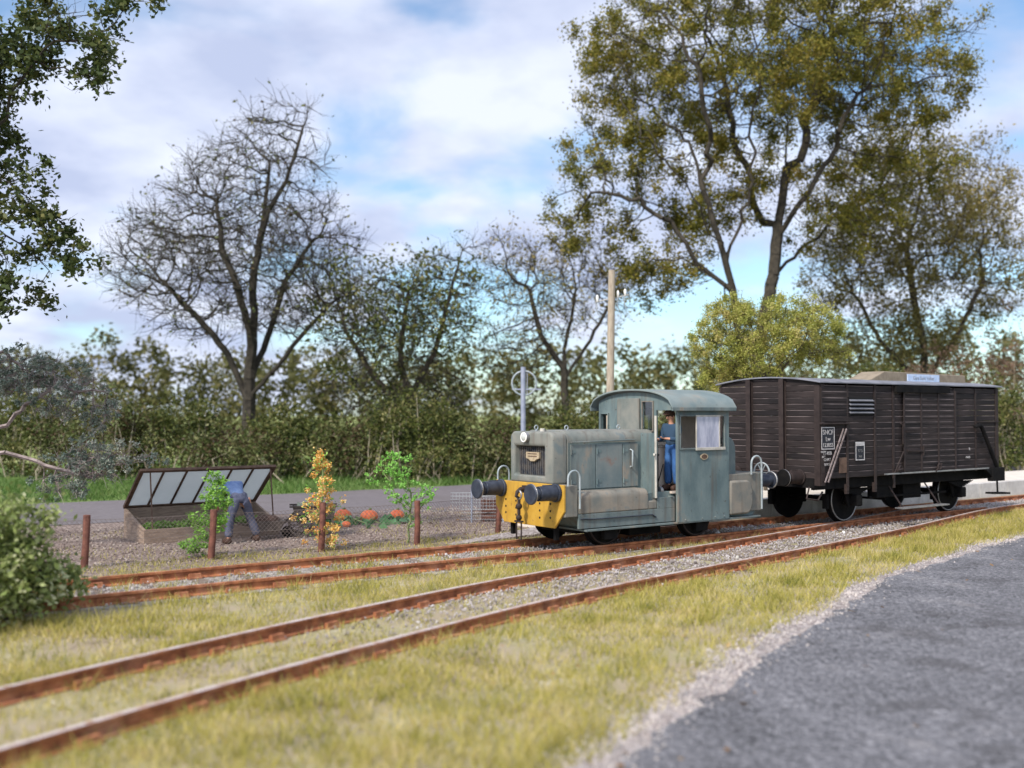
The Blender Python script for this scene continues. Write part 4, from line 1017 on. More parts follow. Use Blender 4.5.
# a few larger white lumps by the rails
for i, (s, t, h, lb) in enumerate(((7.05, -.42, .13, 'white lump of stone between the rails below the cab'), (8.6, -1.15, .12, 'small white lump of stone on the near rail below the wagon buffer'), (5.0, -2.75, .07, 'yellowish flat stone beside the near rail'), (9.7, -1.45, .06, 'tiny white chip of stone between near rails beside front wagon wheel'))):
    st1 = MB(); c = W(s, t, h * .5); st1.ball((0, 0, 0), h * .5, h * .42, h * .62, 8, 6)
    st1.v = [(x * random.uniform(.75, 1.2), y * random.uniform(.75, 1.2), z) for x, y, z in st1.v]
    o = st1.build('stone', 'porcelain' if i != 2 else 'cream'); o.location = c; tag(o, lb, 'stone')

# ------------------------------------------------------------------ grass
grassm = leafmat('static_grass', [(.14, .16, .03), (.34, .31, .06), (.50, .42, .12), (.62, .50, .28)], .35, .7, 1.6)
grassg = leafmat('verge_grass', [(.05, .095, .02), (.085, .16, .03), (.13, .21, .05), (.22, .26, .10)], .35, .6, .6)
def blades(P, h, wd, lean=.35):
    n = len(P); th = rng.uniform(0, PI, n); hh = h * rng.uniform(.5, 1.3, n)
    dx = np.stack([np.cos(th), np.sin(th), np.zeros(n)], 1) * wd * .5
    tp = P + np.column_stack([rng.normal(0, lean, n) * hh, rng.normal(0, lean, n) * hh, hh])
    return np.stack([P - dx, P + dx, tp], 1).reshape(-1, 3)
n = 900000
PX = rng.uniform(-11, 16, n); PY = rng.uniform(5.2, 31, n)
vis = (np.abs(PX / PY) < .56) ; PX, PY = PX[vis], PY[vis]
s_a = (PX - P0.x) * U.x + (PY - P0.y) * U.y; t_a = (PX - P0.x) * NN.x + (PY - P0.y) * NN.y
# distance to B centre line
def sdist(PX, PY, line):
    best = np.full(len(PX), 1e9); sg = np.zeros(len(PX))
    for a, b in zip(line[:-1], line[1:]):
        ab = b - a; L2 = ab @ ab; tt = np.clip(((PX - a[0]) * ab[0] + (PY - a[1]) * ab[1]) / L2, 0, 1)
        ex = PX - a[0] - tt * ab[0]; ey = PY - a[1] - tt * ab[1]; d = np.hypot(ex, ey); cr_ = ab[0] * ey - ab[1] * ex
        m_ = d < best; best[m_] = d[m_]; sg[m_] = np.sign(cr_[m_])
    return best * sg
dB = sdist(PX, PY, bcx[::3]); dT = sdist(PX, PY, np.array(TAR))   # + = left of the line direction
dT = -dT if np.median(dT[(PX > 3) & (PY < 8)]) > 0 else dT       # tarmac side negative
dens = np.zeros(len(PX)); n1_ = vnoise(PX, PY, .9, 3); n2_ = vnoise(PX, PY, 3.1, 4)
near = (dB < -.85) & (dT > .06 + .28 * vnoise(PX, PY, 2.2, 31))
dens[near] = .9 * np.clip((dT[near] - .05) * 2.4, .10, 1) * np.clip(.05 + 1.3 * n1_[near] + .9 * (n2_[near] - .4), .06, 1)
between = (dB > .85) & (t_a < -.95)
dens[between] = np.clip(.0 + 1.0 * n1_[between] + .6 * (n2_[between] - .4), .06, .9) * np.clip((PY[between] * -.1 + 2.4), .25, 1)
rr = (np.abs(np.abs(dB) - .84) < .05) | (np.abs(np.abs(t_a) - .84) < .05); dens[rr] = .35 * n1_[rr]
four = (np.abs(dB) < .68)
dens[four] = np.clip(.05 + 1.0 * n1_[four] * n2_[four], 0, .7) * np.clip((16.2 - PY[four]) / 4, .03, 1)
four2 = (np.abs(t_a) < .68); dens[four2] = np.clip((n1_[four2] * n2_[four2] - .22) * 1.6, 0, .5) * (s_a[four2] < 3) + .02
back = (t_a > .95) & (t_a < 2.9) & (s_a < 6); dens[back] = np.clip(.1 + .8 * n1_[back] * n2_[back], 0, .6)
gar = (t_a >= 2.9) & (t_a < 9) & (s_a < 6); dens[gar] = .06 * (n1_[gar] > .5)
k = rng.uniform(0, 1, len(PX)) < dens * np.clip(1.25 - PY * 0.012, .5, 1)
gp = np.column_stack([PX[k], PY[k], np.zeros(k.sum())])
hgt = .10 * (.45 + 1.0 * vnoise(gp[:, 0], gp[:, 1], 2.6, 9)); hgt[(np.abs(sdist(gp[:, 0], gp[:, 1], bcx[::3])) < .7)] *= .7
ths = (gp[:, 0] - P0.x) * NN.x + (gp[:, 1] - P0.y) * NN.y; hgt[ths > .9] *= .65
cl_ = vnoise(gp[:, 0], gp[:, 1], 5.5, 41); hgt *= np.where(cl_ > .72, 1.5, 1.0) * np.where(rng.uniform(0, 1, len(gp)) < .04, 1.7, 1.0)
V = blades(gp, hgt, .011, .5)
tag(quadmesh('trackside_grass', V, grassm, rng.uniform(0, 1, len(gp)), None, 3), 'short dry yellow green grass growing between the tracks and the tarmac', 'grass', kind='stuff')
n = 90000
S = rng.uniform(-40, 60, n); T = rng.uniform(0, 26, n) ** 1.0
fx_ = np.array([p[0] for p in ROADF[::-1]]); fy_ = np.array([p[1] for p in ROADF[::-1]])
T = np.interp(S, fx_, fy_) + np.abs(T) * .42 - .1 + vnoise(S, T, .8, 5) * .25
vp = stW(S, T, np.zeros(n)); V = blades(vp, .26 * (.25 + 1.1 * vnoise(vp[:, 0], vp[:, 1], 1.1, 8)), .035, .6)
tag(quadmesh('verge_grass', V, grassg, rng.uniform(0, 1, n), None, 3), 'lush green grass on the verge beyond the back road', 'grass', kind='stuff')

# ------------------------------------------------------------------ garden
# wire fence
fence = thing('wire_fence', W(-4.22, 2.76), 0, 'low wire netting fence on rusty brown posts between garden and far track', 'fence', org=W(-4.22, 2.76))
fp = [W(-9.5, 3.3), W(-6.6, 3.0), W(-4.22, 2.76), W(-2.21, 2.56), W(-.24, 2.39), W(1.67, 2.23), W(4.06, 2.94)]
for p in fp:
    h = .86 + rng.normal() * .02; q = p + Vector((rng.normal() * .02, rng.normal() * .02, h))
    MB().tube([p, p + (q - p) * .5 + Vector((.008, 0, 0)), q], [.062, .056, .058], 9).build('post', 'postred', fence, .008, 50)
wm = MB()
for a, b in zip(fp[:-1], fp[1:]):
    for z in (.12, .45, .78): wm.tube([a + Vector((0, 0, z)), (a + b) / 2 + Vector((0, 0, z - .015)), b + Vector((0, 0, z))], .004, 4, False)
    L_ = (b - a).length; d = (b - a).normalized(); k = 0.0
    while k < L_ - .02:
        for sg in (1, -1):
            e = min(L_, k + .66) ; z1 = .12 + (e - k)
            if sg > 0: wm.tube([a + d * k + Vector((0, 0, .12)), a + d * e + Vector((0, 0, min(.78, z1)))], .0027, 3, False)
            else: wm.tube([a + d * k + Vector((0, 0, .78)), a + d * e + Vector((0, 0, max(.12, .9 - z1)))], .0027, 3, False)
        k += .075
wm.build('wire_netting', 'wire', fence)

# cold frame: x = s, y = t
cf = thing('cold_frame', W(-1.15, 5.95), A, 'brown wooden cold frame with its glazed lid propped open', 'cold frame', org=(-1.15, 5.95, 0))
sa, sb_, ta, tb_ = -2.5, .24, 5.3, 6.6
bx = MB(); bx.box(sa, sb_, ta, ta + .05, 0, .28); bx.box(sa, sb_, tb_ - .05, tb_, 0, .60)
for x in (sa, sb_ - .05): bx.prism([(ta + .051, 0), (tb_ - .051, 0), (tb_ - .051, .60), (ta + .051, .28)], 'x', x, x + .05)
bx.build('box', 'wood', cf, .008)
MB().box(sa + .06, sb_ - .06, ta + .06, tb_ - .06, .0, .19).build('soil', 'soil', cf)
h0 = Vector((0, tb_, .61)); h1 = Vector((0, 5.52, 1.40)); dl = h1 - h0
def LP(x, k, off=0): p = h0 + dl * k; nrm = Vector((0, -dl.z, dl.y)).normalized(); return Vector((x, p.y, p.z)) + nrm * off
lid = MB()
for k in (0.03, .985): lid.bar(LP(sa - .02, k), LP(sb_ + .02, k), .07, .06, (0, -dl.z, dl.y))
for x in (sa + .02, sb_ - .02): lid.bar(LP(x, 0.06), LP(x, .95), .08, .06, (0, -dl.z, dl.y))
for i in range(1, 6): x = sa + (sb_ - sa) * i / 6; lid.bar(LP(x, .06), LP(x, .95), .045, .04, (0, -dl.z, dl.y))
lo_ = lid.build('lid', 'woodd', cf, .006)
lg = MB(); lg.add([LP(sa + .05, .05), LP(sb_ - .05, .05), LP(sb_ - .05, .96), LP(sa + .05, .96), LP(sa + .05, .05, .006), LP(sb_ - .05, .05, .006), LP(sb_ - .05, .96, .006), LP(sa + .05, .96, .006)], [(0,3,2,1),(4,5,6,7),(0,1,5,4),(1,2,6,5),(2,3,7,6),(3,0,4,7)])
MT['frostglass'] = mat('greenhouse_glass', (.60, .61, .57), (.72, .73, .69), 3, .3, alpha=.82, spec=.5)
t_ = MT['frostglass'].node_tree; tl = t_.nodes.new('ShaderNodeBsdfTranslucent'); tl.inputs[0].default_value = (.78, .79, .75, 1)
ms_ = t_.nodes.new('ShaderNodeMixShader'); ms_.inputs[0].default_value = .6; t_.links.new(t_.nodes['Principled BSDF'].outputs[0], ms_.inputs[1]); t_.links.new(tl.outputs[0], ms_.inputs[2]); t_.links.new(ms_.outputs[0], t_.nodes['Material Output'].inputs[0])
lg.build('glass', 'frostglass', lo_)
for x in (sa + .18, sb_ - .1):
    MB().bar((x, 5.36, .28), (x + .01, 5.56, 1.36), .022, .022).build('prop', 'woodd', cf)
letm = leafmat('lettuce_leaves', [(.12, .22, .04), (.2, .34, .07), (.3, .44, .12)], .3, .5, 3)
ORD = ['leftmost', 'second', 'third', 'fourth', 'fifth', 'sixth', 'seventh', 'eighth', 'rightmost']
for i in range(9):
    p = W(-2.27 + i * .28, 5.62 + .22 * (i % 2), .19)
    C = np.clip(rng.normal(size=(520, 3)), -1.9, 1.9) * (.08, .08, .045) + (0, 0, .09)
    o = foliage('salad_plant', C, .07, letm, None); o.location = p
    tag(o, (ORD[i] + ' salad plant' + (' from the left' if 0 < i < 8 else '') + ' in the row growing inside the cold frame'), 'salad plant', 'salad plants in the cold frame')

# people --------------------------------------------------------------
def skinned(name, pts, edges, m_, parent, sub=2, root=0, org=Vector((0, 0, 0))):
    me = bpy.data.meshes.new(name); names = list(pts); idx = {k: i for i, k in enumerate(names)}
    me.from_pydata([tuple(Vector(pts[k][0]) - org) for k in names], [(idx[a], idx[b]) for a, b in edges], []); me.update()
    o = bpy.data.objects.new(name, me); COL.objects.link(o)
    md = o.modifiers.new('s', 'SKIN'); md.use_smooth_shade = True
    sv = me.skin_vertices[0].data
    for k in names:
        r = pts[k][1]; sv[idx[k]].radius = (r, r) if isinstance(r, (int, float)) else r; sv[idx[k]].use_root = False
    sv[root].use_root = True
    s2 = o.modifiers.new('u', 'SUBSURF'); s2.levels = sub; s2.render_levels = sub
    dg = bpy.context.evaluated_depsgraph_get(); nm = bpy.data.meshes.new_from_object(o.evaluated_get(dg)); o.modifiers.clear()
    o.data = nm; nm.materials.clear(); nm.materials.append(MT[m_]); nm.shade_smooth(); o.parent = parent
    return o
def person(base, rz, J, label, top, legs, shoe, hat=None, k=1.0):
    """J: joint positions in the person's frame (facing +x), z from the ground"""
    root = thing('person', base, rz, label, 'person')
    J = {a: Vector(b) * k for a, b in J.items()}
    hd = J['head']; nk = J['neck']; ud = (hd - nk).normalized()
    body = {'pel': (J['pelvis'], .10 * k), 'wst': (J['pelvis'].lerp(J['chest'], .5), .095 * k), 'chs': (J['chest'], .115 * k), 'nk': (nk, .05 * k), 'hd0': (nk.lerp(hd, .55), .075 * k), 'hd': (hd, .092 * k), 'hd1': (hd + ud * .075 * k, .07 * k)}
    ed_ = [('pel', 'wst'), ('wst', 'chs'), ('chs', 'nk'), ('nk', 'hd0'), ('hd0', 'hd'), ('hd', 'hd1')]
    for s in 'LR':
        body['sh' + s] = (J['sh' + s], .058 * k); body['el' + s] = (J['el' + s], .042 * k); body['wr' + s] = (J['wr' + s], .028 * k)
        hv = (J['wr' + s] - J['el' + s]).normalized(); pm_ = J['wr' + s] + hv * .06 * k; body['pa' + s] = (pm_, .034 * k)
        ed_ += [('chs', 'sh' + s), ('sh' + s, 'el' + s), ('el' + s, 'wr' + s), ('wr' + s, 'pa' + s)]
        sd_ = hv.cross(Vector((0, 0, 1)));
        if sd_.length < .2: sd_ = Vector((0, 1, 0))
        sd_.normalize(); cu_ = hv.cross(sd_)
        for fi, off_ in enumerate((-.027, -.009, .009, .027)):
            ln = (.06, .075, .07, .055)[fi] * k
            a = pm_ + hv * .03 * k + sd_ * off_ * k; b = a + hv * ln * .55 - cu_ * .008; c = b + hv * ln * .3 - cu_ * .025 * k
            body[f'f{s}{fi}a'] = (a, .010 * k); body[f'f{s}{fi}b'] = (b, .009 * k); body[f'f{s}{fi}c'] = (c, .007 * k)
            ed_ += [('pa' + s, f'f{s}{fi}a'), (f'f{s}{fi}a', f'f{s}{fi}b'), (f'f{s}{fi}b', f'f{s}{fi}c')]
        t0 = pm_ - hv * .02 * k + sd_ * .04 * k; body['t' + s] = (t0, .011 * k); body['u' + s] = (t0 + hv * .05 * k + sd_ * .015 * k, .009 * k); ed_ += [('pa' + s, 't' + s), ('t' + s, 'u' + s)]
        body['hp' + s] = (J['hp' + s], .08 * k); body['kn' + s] = (J['kn' + s], .055 * k); body['an' + s] = (J['an' + s], .04 * k); body['to' + s] = (J['an' + s] + Vector((.09, 0, -.03)), .03 * k)
        ed_ += [('pel', 'hp' + s), ('hp' + s, 'kn' + s), ('kn' + s, 'an' + s), ('an' + s, 'to' + s)]
    b = skinned('body', body, ed_, 'skin', root)
    # shirt, trousers, shoes as children
    tp = {'wst': (J['pelvis'].lerp(J['chest'], -.12), (.15 * k, .125 * k)), 'mid': (J['pelvis'].lerp(J['chest'], .55), (.155 * k, .125 * k)), 'chs': (J['chest'], (.165 * k, .13 * k)), 'nk': (J['chest'].lerp(nk, .85), .07 * k)}
    te = [('wst', 'mid'), ('mid', 'chs'), ('chs', 'nk')]
    for s in 'LR':
        tp['sh' + s] = (J['sh' + s], .08 * k); tp['el' + s] = (J['el' + s], .062 * k); tp['wr' + s] = (J['el' + s].lerp(J['wr' + s], .85), .047 * k); te += [('chs', 'sh' + s), ('sh' + s, 'el' + s), ('el' + s, 'wr' + s)]
    skinned('jacket' if hat else 'shirt', tp, te, top, root)
    lp = {'pel': (J['pelvis'], .125 * k), 'top': (J['pelvis'].lerp(J['chest'], .42), .125 * k)}; le = [('pel', 'top')]
    for s in 'LR':
        lp['hp' + s] = (J['hp' + s], .105 * k); lp['kn' + s] = (J['kn' + s], .088 * k); lp['an' + s] = (J['an' + s] + Vector((0, 0, .03)), .082 * k); le += [('pel', 'hp' + s), ('hp' + s, 'kn' + s), ('kn' + s, 'an' + s)]
        sh = {'h': (J['an' + s] + Vector((-.07, 0, -.02)) * k, .07 * k), 'm': (J['an' + s] + Vector((.06, 0, -.02)) * k, .075 * k), 't': (J['an' + s] + Vector((.20, 0, -.035)) * k, .055 * k)}
        skinned('boot', sh, [('h', 'm'), ('m', 't')], shoe, root)
    skinned('trousers', lp, le, legs, root)
    fdir = Vector((1, 0, 0)) - ud * ud.x; fdir.normalize(); sdv = ud.cross(fdir)
    f = MB()
    nb_ = hd + fdir * .095 * k; f.tube([nb_ + ud * .02 * k, nb_ + fdir * .02 * k - ud * .02 * k], [.009 * k, .015 * k], 6)
    for e_ in (-1, 1): f.ball(tuple(hd + sdv * e_ * .092 * k - ud * .005), .014 * k, .012 * k, .026 * k, 8, 6)
    f.build('ear', 'skin', root, smooth=80)
    ey = MB()
    for e_ in (-1, 1): ey.ball(tuple(hd + fdir * .088 * k + sdv * e_ * .032 * k + ud * .018 * k), .008, n=8, m=6)
    ey.ball(tuple(hd + fdir * .088 * k - ud * .045 * k), .006, .022, .005, 8, 6)
    ey.build('eye', 'hair', root)
    hr = MB(); c = hd + ud * .035 * k - fdir * .02 * k; hr.ball(tuple(c), .1 * k, .1 * k, .09 * k, 14, 9); hro = hr.build('hair', 'hair', root, smooth=80)
    if hat:
        h = MB(); c = hd + ud * .085 * k; h.ball(tuple(c), .115 * k, .11 * k, .06 * k, 16, 8); h.cyl(tuple(c + fdir * .06 * k - ud * .015), tuple(c + fdir * .06 * k - ud * .0), .11 * k, 16); h.build('cap', hat, root, smooth=50)
    return root
gj = dict(pelvis=(0, 0, .86), chest=(.36, .0, 1.04), neck=(.53, 0, 1.02), head=(.65, 0, .95), shL=(.38, .19, 1.10), shR=(.38, -.19, 1.10), elL=(.50, .24, .84), elR=(.48, -.22, .84), wrL=(.66, .16, .66), wrR=(.64, -.12, .64),
          hpL=(0, .1, .82), hpR=(0, -.1, .82), knL=(.04, .20, .45), knR=(.05, -.24, .45), anL=(-.06, .27, .08), anR=(-.02, -.36, .08))
person((-5.24, 20.30, 0), math.radians(132), gj, 'gardener in blue shirt and dark grey trousers bending over the open cold frame', 'shirt', 'denim', 'brown')
dj = dict(pelvis=(0, 0, .88), chest=(.03, 0, 1.22), neck=(.05, 0, 1.40), head=(.08, 0, 1.54), shL=(.03, .19, 1.33), shR=(.03, -.19, 1.33), elL=(.12, .23, 1.06), elR=(.08, -.24, 1.06), wrL=(.33, .12, 1.08), wrR=(.32, -.14, 1.06),
          hpL=(0, .09, .84), hpR=(0, -.09, .84), knL=(.03, .10, .46), knR=(.02, -.11, .46), anL=(-.02, .1, .08), anR=(0, -.12, .08))
person(W(5.45, -.78, RT + .90), A + PI + .1, dj, 'driver in dark cap, dark jacket and blue overalls standing in the cab doorway', 'jacket', 'overall', 'brown', hat='brown', k=.90)

# cart -----------------------------------------------------------------
def spoked(mb, c, r, axis='y', n=10, rim=.028, hub=.05):
    mb.ring(c, r - rim, rim, axis, 26, 6); mb.ball(c, hub, hub, hub, 10, 6)
    for k in range(n):
        a = 2 * PI * k / n; mb.bar(c, (c[0] + (r - rim) * math.cos(a), c[1], c[2] + (r - rim) * math.sin(a)), .022, .022)
ct = thing('hand_cart', (-4.05, 21.5, 0), math.radians(12), 'small dark wooden cart with spoked wheels loaded with pale greens', 'cart'); ct.scale = (.88, .88, .84)
bd_ = MB()
for (x0, x1, y0, y1, nm) in ((-.48, .50, -.30, -.26, 0), (-.48, .50, .26, .30, 0)): bd_.prism([(x0 + .07, .42), (x1 - .07, .42), (x1, .72), (x0, .72)], 'y', y0, y1)
bd_.prism([(-.26, .42), (.26, .42), (.26, .72), (-.26, .72)], 'x', -.44, -.40); bd_.prism([(-.26, .42), (.26, .42), (.26, .72), (-.26, .72)], 'x', .42, .46); bd_.box(-.42, .44, -.27, .27, .40, .44)
bd_.bar((-.55, -.3, .73), (.55, -.3, .73), .05, .04); bd_.bar((-.55, .3, .73), (.55, .3, .73), .05, .04)
bd_.build('cart_body', 'cart', ct, .006)
for y in (-.38, .38):
    wq = MB(); spoked(wq, (-.28, y, .30), .30); wq.build('wheel', 'cart', ct, smooth=40)
    MB().bar((.42, y * .7, .42), (.46, y * .7, 0), .06, .06).build('leg', 'cart', ct)
    MB().bar((-.45, y * .6, .44), (-.85, y * .6, .28), .04, .04).build('shaft', 'cart', ct)
palel = leafmat('pale_greens', [(.3, .36, .22), (.45, .5, .36), (.6, .62, .5)], .2, .6, 4)
C = np.clip(rng.normal(size=(420, 3)), -1.8, 1.8) * (.13, .09, .03) + (-.12, 0, .75); foliage('load', C, .07, palel, ct)
# barrow
bw_ = thing('wheelbarrow', (-4.88, 20.95, 0), math.radians(25), 'low dark wheelbarrow filled with soil beside the cold frame', 'wheelbarrow')
b = MB(); b.prism([(-.22, .16), (.22, .16), (.34, .36), (-.34, .36)], 'y', -.2, .2); b.build('tray', 'cart', bw_, .01)
MB().ball((0, 0, .36), .28, .18, .12, 14, 8).build('soil_load', 'soil', bw_, smooth=60)
w1 = MB(); w1.cyl((.42, -.03, .12), (.42, .03, .12), .12, 18); w1.build('wheel', 'black', bw_, .01, 40)
for y in (-.17, .17):
    MB().bar((.42, y * .4, .12), (-.62, y * 1.2, .34), .03, .03).build('handle', 'cart', bw_); MB().bar((-.2, y, .2), (-.24, y, 0), .03, .03).build('leg', 'cart', bw_)

# pumpkins and their leaves
pum = [((-3.62, 23.0), .10, 'small red-orange pumpkin lying in front of the others', .085), ((-3.90, 24.3), .20, 'orange pumpkin nearest the cart behind the small one', .17), ((-3.25, 23.95), .205, 'largest ribbed orange pumpkin in the middle of the patch', .18), ((-2.66, 24.35), .17, 'orange pumpkin half hidden behind the green shrub, rightmost of the patch', .16)]
for (x, y), r, lb, h in pum:
    root = thing('pumpkin', (x, y, 0), 0, lb, 'pumpkin')
    MB().ball((0, 0, h * .82), r, r, h * .85, 40, 12, lobes=9, la=.12).build('fruit', 'pumpkin', root, smooth=70)
    MB().tube([(0, 0, h * 1.5), (.01, 0, h * 1.7), (.05, 0, h * 1.85)], [.035, .025, .03], 7).build('stalk', 'stemgreen', root, smooth=60)
pl = leafmat('pumpkin_leaves', [(.04, .11, .04), (.09, .22, .09), (.18, .34, .16)], .15, .5, 2)
pp = thing('pumpkin_plant', (-3.4, 23.4, 0), 0, 'broad blue-green leaves trailing on the ground around the pumpkins', 'plant', org=(-3.4, 23.4, 0))
n = 95; C = np.column_stack([rng.uniform(-4.3, -2.3, n), 23.6 + rng.normal(0, .38, n), rng.uniform(.02, .10, n)]); C[:, 1] += (C[:, 0] + 3.3) * .5
lf = leaves_arr(C - np.array((-3.4, 23.4, 0)), .24, .85, .3, up=1.2); quadmesh('foliage', lf, pl, rng.uniform(0, 1, n), pp)
vn = MB()
for i in range(8):
    a = np.array((-3.4, 23.4, .04)) + rng.normal(size=3) * (.5, .3, 0); vn.tube([a, a + rng.normal(size=3) * (.2, .1, 0) + (0, 0, .12), a + rng.normal(size=3) * (.5, .3, 0)], .012, 5)
vn.build('vine', 'stemgreen', pp, smooth=60)

# garden plants
orm = leafmat('orange_blossom', [(.72, .26, .05), (.80, .44, .10), (.80, .58, .22), (.74, .62, .34)], .3, .6, 3)
grn = leafmat('fresh_green', [(.10, .24, .04), (.22, .42, .06), (.35, .55, .12)], .35, .5, 2)
grn2 = leafmat('spring_green', [(.16, .40, .06), (.27, .55, .10), (.42, .68, .22)], .35, .5, 2)
b0 = (-3.44, 19.06, 0)
r1 = thing('flowering_climber', b0, 0, 'tall narrow climbing plant covered in orange and yellow blossom', 'plant', org=b0)
MB().tube([(-3.44, 19.06, 0), (-3.50, 19.09, .6), (-3.42, 19.09, 1.1), (-3.46, 19.09, 1.80)], [.03, .025, .018, .006], 6).build('stem', 'stemgreen', r1)
zc = rng.uniform(.08, 1.8, 95); wdt = np.where(zc < .9, .17, .11) * np.clip((1.95 - zc) * 1.5, .35, 1)
C = np.column_stack([-3.46 + rng.normal(0, 1, 95) * wdt, 19.12 + rng.normal(0, 1, 95) * wdt, zc])
P = C[rng.integers(0, 95, 4200)] + rng.normal(size=(4200, 3)) * .030; foliage('blossom', P - np.array(b0), .036, orm, r1, .8)
P = C[rng.integers(0, 95, 700)] + rng.normal(size=(700, 3)) * .05; foliage('foliage', P - np.array(b0), .05, grn, r1)
def sprig(name, base, H, blobs, n, size, m, label, att=140, sp=.04, step=.07, twigs=2, cl=.5, stem='stemgreen', tip=.004, rmax=.02):
    return tree(name, base, [(-1, lerp_path([base, (base[0] + .03, base[1], H)], 5))], blobs, label, 'plant', att, step, .6, .09, tip, 2.4, rmax, stem, m, n, size, sp, twigs, .06, .02, clumpy=cl)
sprig('garden_shrub', (-1.98, 20.2, 0), .55, [((-2.2, 20.2, 1.40), (.45, .3, .38)), ((-1.95, 20.2, .95), (.52, .3, .34)), ((-2.75, 20.2, 1.28), (.13, .1, .12)), ((-1.85, 20.15, .45), (.2, .2, .3))], 4800, .042, grn2, 'airy bright green shrub by the fence post in front of the pumpkins', att=230, sp=.022)
sprig('garden_shrub', (-5.22, 18.3, 0), .5, [((-5.15, 18.3, 1.08), (.24, .22, .38)), ((-5.3, 18.3, .6), (.33, .25, .3)), ((-5.45, 18.25, .2), (.25, .2, .2))], 3000, .055, grn, 'bushy light green plant by the fence post in front of the gardener', att=220, sp=.045)

# metal gate, crate and wires behind the fence by the buffers
gt = thing('mesh_fence', (-.75, 24.0, 0), 0, 'pale wire mesh panel on thin grey posts behind the left buffer', 'fence panel', org=(-.75, 24.0, 0))
w_ = MB()
for z in [.08 + i * .075 for i in range(9)]:
    th_ = .011 if z > .6 or .25 < z < .34 else .006
    w_.tube([(-1.15 - (.25 if z > .4 else 0), 24.0, z), (-.2, 24.0, z)], th_, 4, False)
for x in np.linspace(-1.35, -.2, 16): w_.tube([(x, 24.0, .3), (x, 24.0, .68)], .005, 4, False)
w_.build('mesh', 'wirepale', gt)
for x in (-.92, -.2): MB().tube([(x, 24.0, 0), (x, 24.0, .78)], .022, 6).build('post', 'galv', gt)
cr_ = thing('wooden_crate', (-.42, 24.35, 0), math.radians(8), 'dark red slatted wooden crate behind the wire panel', 'crate')
for z in (.06, .22, .38):
    k_ = MB(); k_.box(-.28, .28, -.2, -.18, z, z + .12); k_.box(-.28, .28, .18, .2, z, z + .12); k_.box(-.28, -.26, -.18, .18, z, z + .12); k_.box(.26, .28, -.18, .18, z, z + .12); k_.build('slat', 'postred', cr_, .004)
k_ = MB()
for x in (-.25, .25):
    for y in (-.165, .165): k_.box(x - .015, x + .015, y - .015, y + .015, 0, .52)
k_.build('corner_post', 'postred', cr_)
# telegraph pole
tp0 = W(9.6, 5.7, 0)
tpo = thing('telegraph_pole', tp0, A - .2, 'tall tan wooden telegraph pole with small crossarm behind the locomotive cab', 'pole')
tpz = 6.25
MB().tube([(0, 0, 0), (.04, 0, tpz * .5), (.1, 0, tpz)], [.118, .105, .092], 12).build('pole', 'pole', tpo, smooth=50)
MB().tube([(-.40, 0, tpz - .86), (.62, 0, tpz - .62)], .016, 6).build('crossarm', 'cream', tpo, smooth=50)
for x, z in ((-.34, tpz - .85), (.28, tpz - .70), (.50, tpz - .65)):
    i_ = MB(); i_.tube([(x, 0, z), (x, 0, z + .05), (x, 0, z + .08), (x, 0, z + .14), (x, 0, z + .18)], [.015, .03, .038, .035, .015], 10); i_.build('insulator', 'porcelain', tpo, smooth=60)
    MB().tube([(x, 0, z), (x - .03, 0, z - .15), (x + .01, 0, z - .3), (x + .06, 0, z - .34)], .012, 6).build('wire_loop', 'wirepale', tpo, smooth=60)
# round yard lamp / disc frame on a post
rs = thing('hoop_post', (.33, 31, 0), 0, 'pale grey metal post topped by an open round hoop behind the locomotive nose', 'post')
MB().tube([(0, 0, 0), (0, 0, 3.86)], .075, 12).build('post', 'galv', rs, smooth=50)
MB().ring((.03, 0, 3.38), .36, .028, 'y', 30, 8).build('hoop', 'rail_grey', rs, smooth=60)
MB().bar((-.33, 0, 3.2), (.55, 0, 3.2), .03, .04).build('crossbar', 'galv', rs)
MB().bar((.12, 0, 3.0), (.12, 0, 3.7), .02, .02).build('hoop_rod', 'galv', rs)

# ------------------------------------------------------------------ trees and hedge
def at(x, y, Y):   # picture direction at depth Y -> real point
    return ((x - 512) / 1050 * Y, Y, 2.5 + (413 - y) / 1050 * Y)
def blob(x, y, rx, ry, Y, dy=None, k=.8):
    c = at(x, y, Y + (dy or 0)); s = Y / 1050; return (c, (rx * s, rx * s * k, ry * s))
oak = leafmat('oak_leaves', [(.05, .058, .012), (.14, .14, .022), (.235, .20, .032), (.32, .23, .05)], .35, .6, .45)
oakd = leafmat('dark_oak_leaves', [(.03, .045, .016), (.055, .08, .022), (.09, .11, .03), (.14, .13, .04)], .3, .5, .6)
brn = leafmat('autumn_leaves', [(.11, .10, .03), (.21, .18, .05), (.32, .24, .08)], .3, .6, .4)
redb = leafmat('reddish_brush', [(.11, .07, .045), (.18, .115, .075), (.25, .17, .11)], .3, .7, .5)
hdg = leafmat('hedge_leaves', [(.012, .02, .006), (.045, .06, .013), (.10, .12, .024), (.14, .13, .04), (.28, .25, .10)], .25, .6, .8)
hdb = leafmat('bramble_leaves', [(.03, .02, .012), (.09, .055, .026), (.065, .095, .024), (.14, .15, .045), (.30, .27, .14)], .25, .6, .8)
dst = leafmat('distant_leaves', [(.06, .065, .022), (.11, .11, .035), (.17, .14, .055)], .25, .7, .25)
mdl = leafmat('yellow_green_leaves', [(.12, .15, .03), (.30, .32, .06), (.44, .42, .11), (.52, .42, .17)], .35, .6, 1.2)
slv = leafmat('blue_grey_foliage', [(.09, .13, .10), (.17, .22, .17), (.26, .28, .22), (.38, .34, .30)], .2, .7, 1.2)
bsh = leafmat('olive_bush', [(.08, .11, .03), (.18, .23, .06), (.28, .32, .11), (.52, .52, .32)], .3, .6, 2.0)

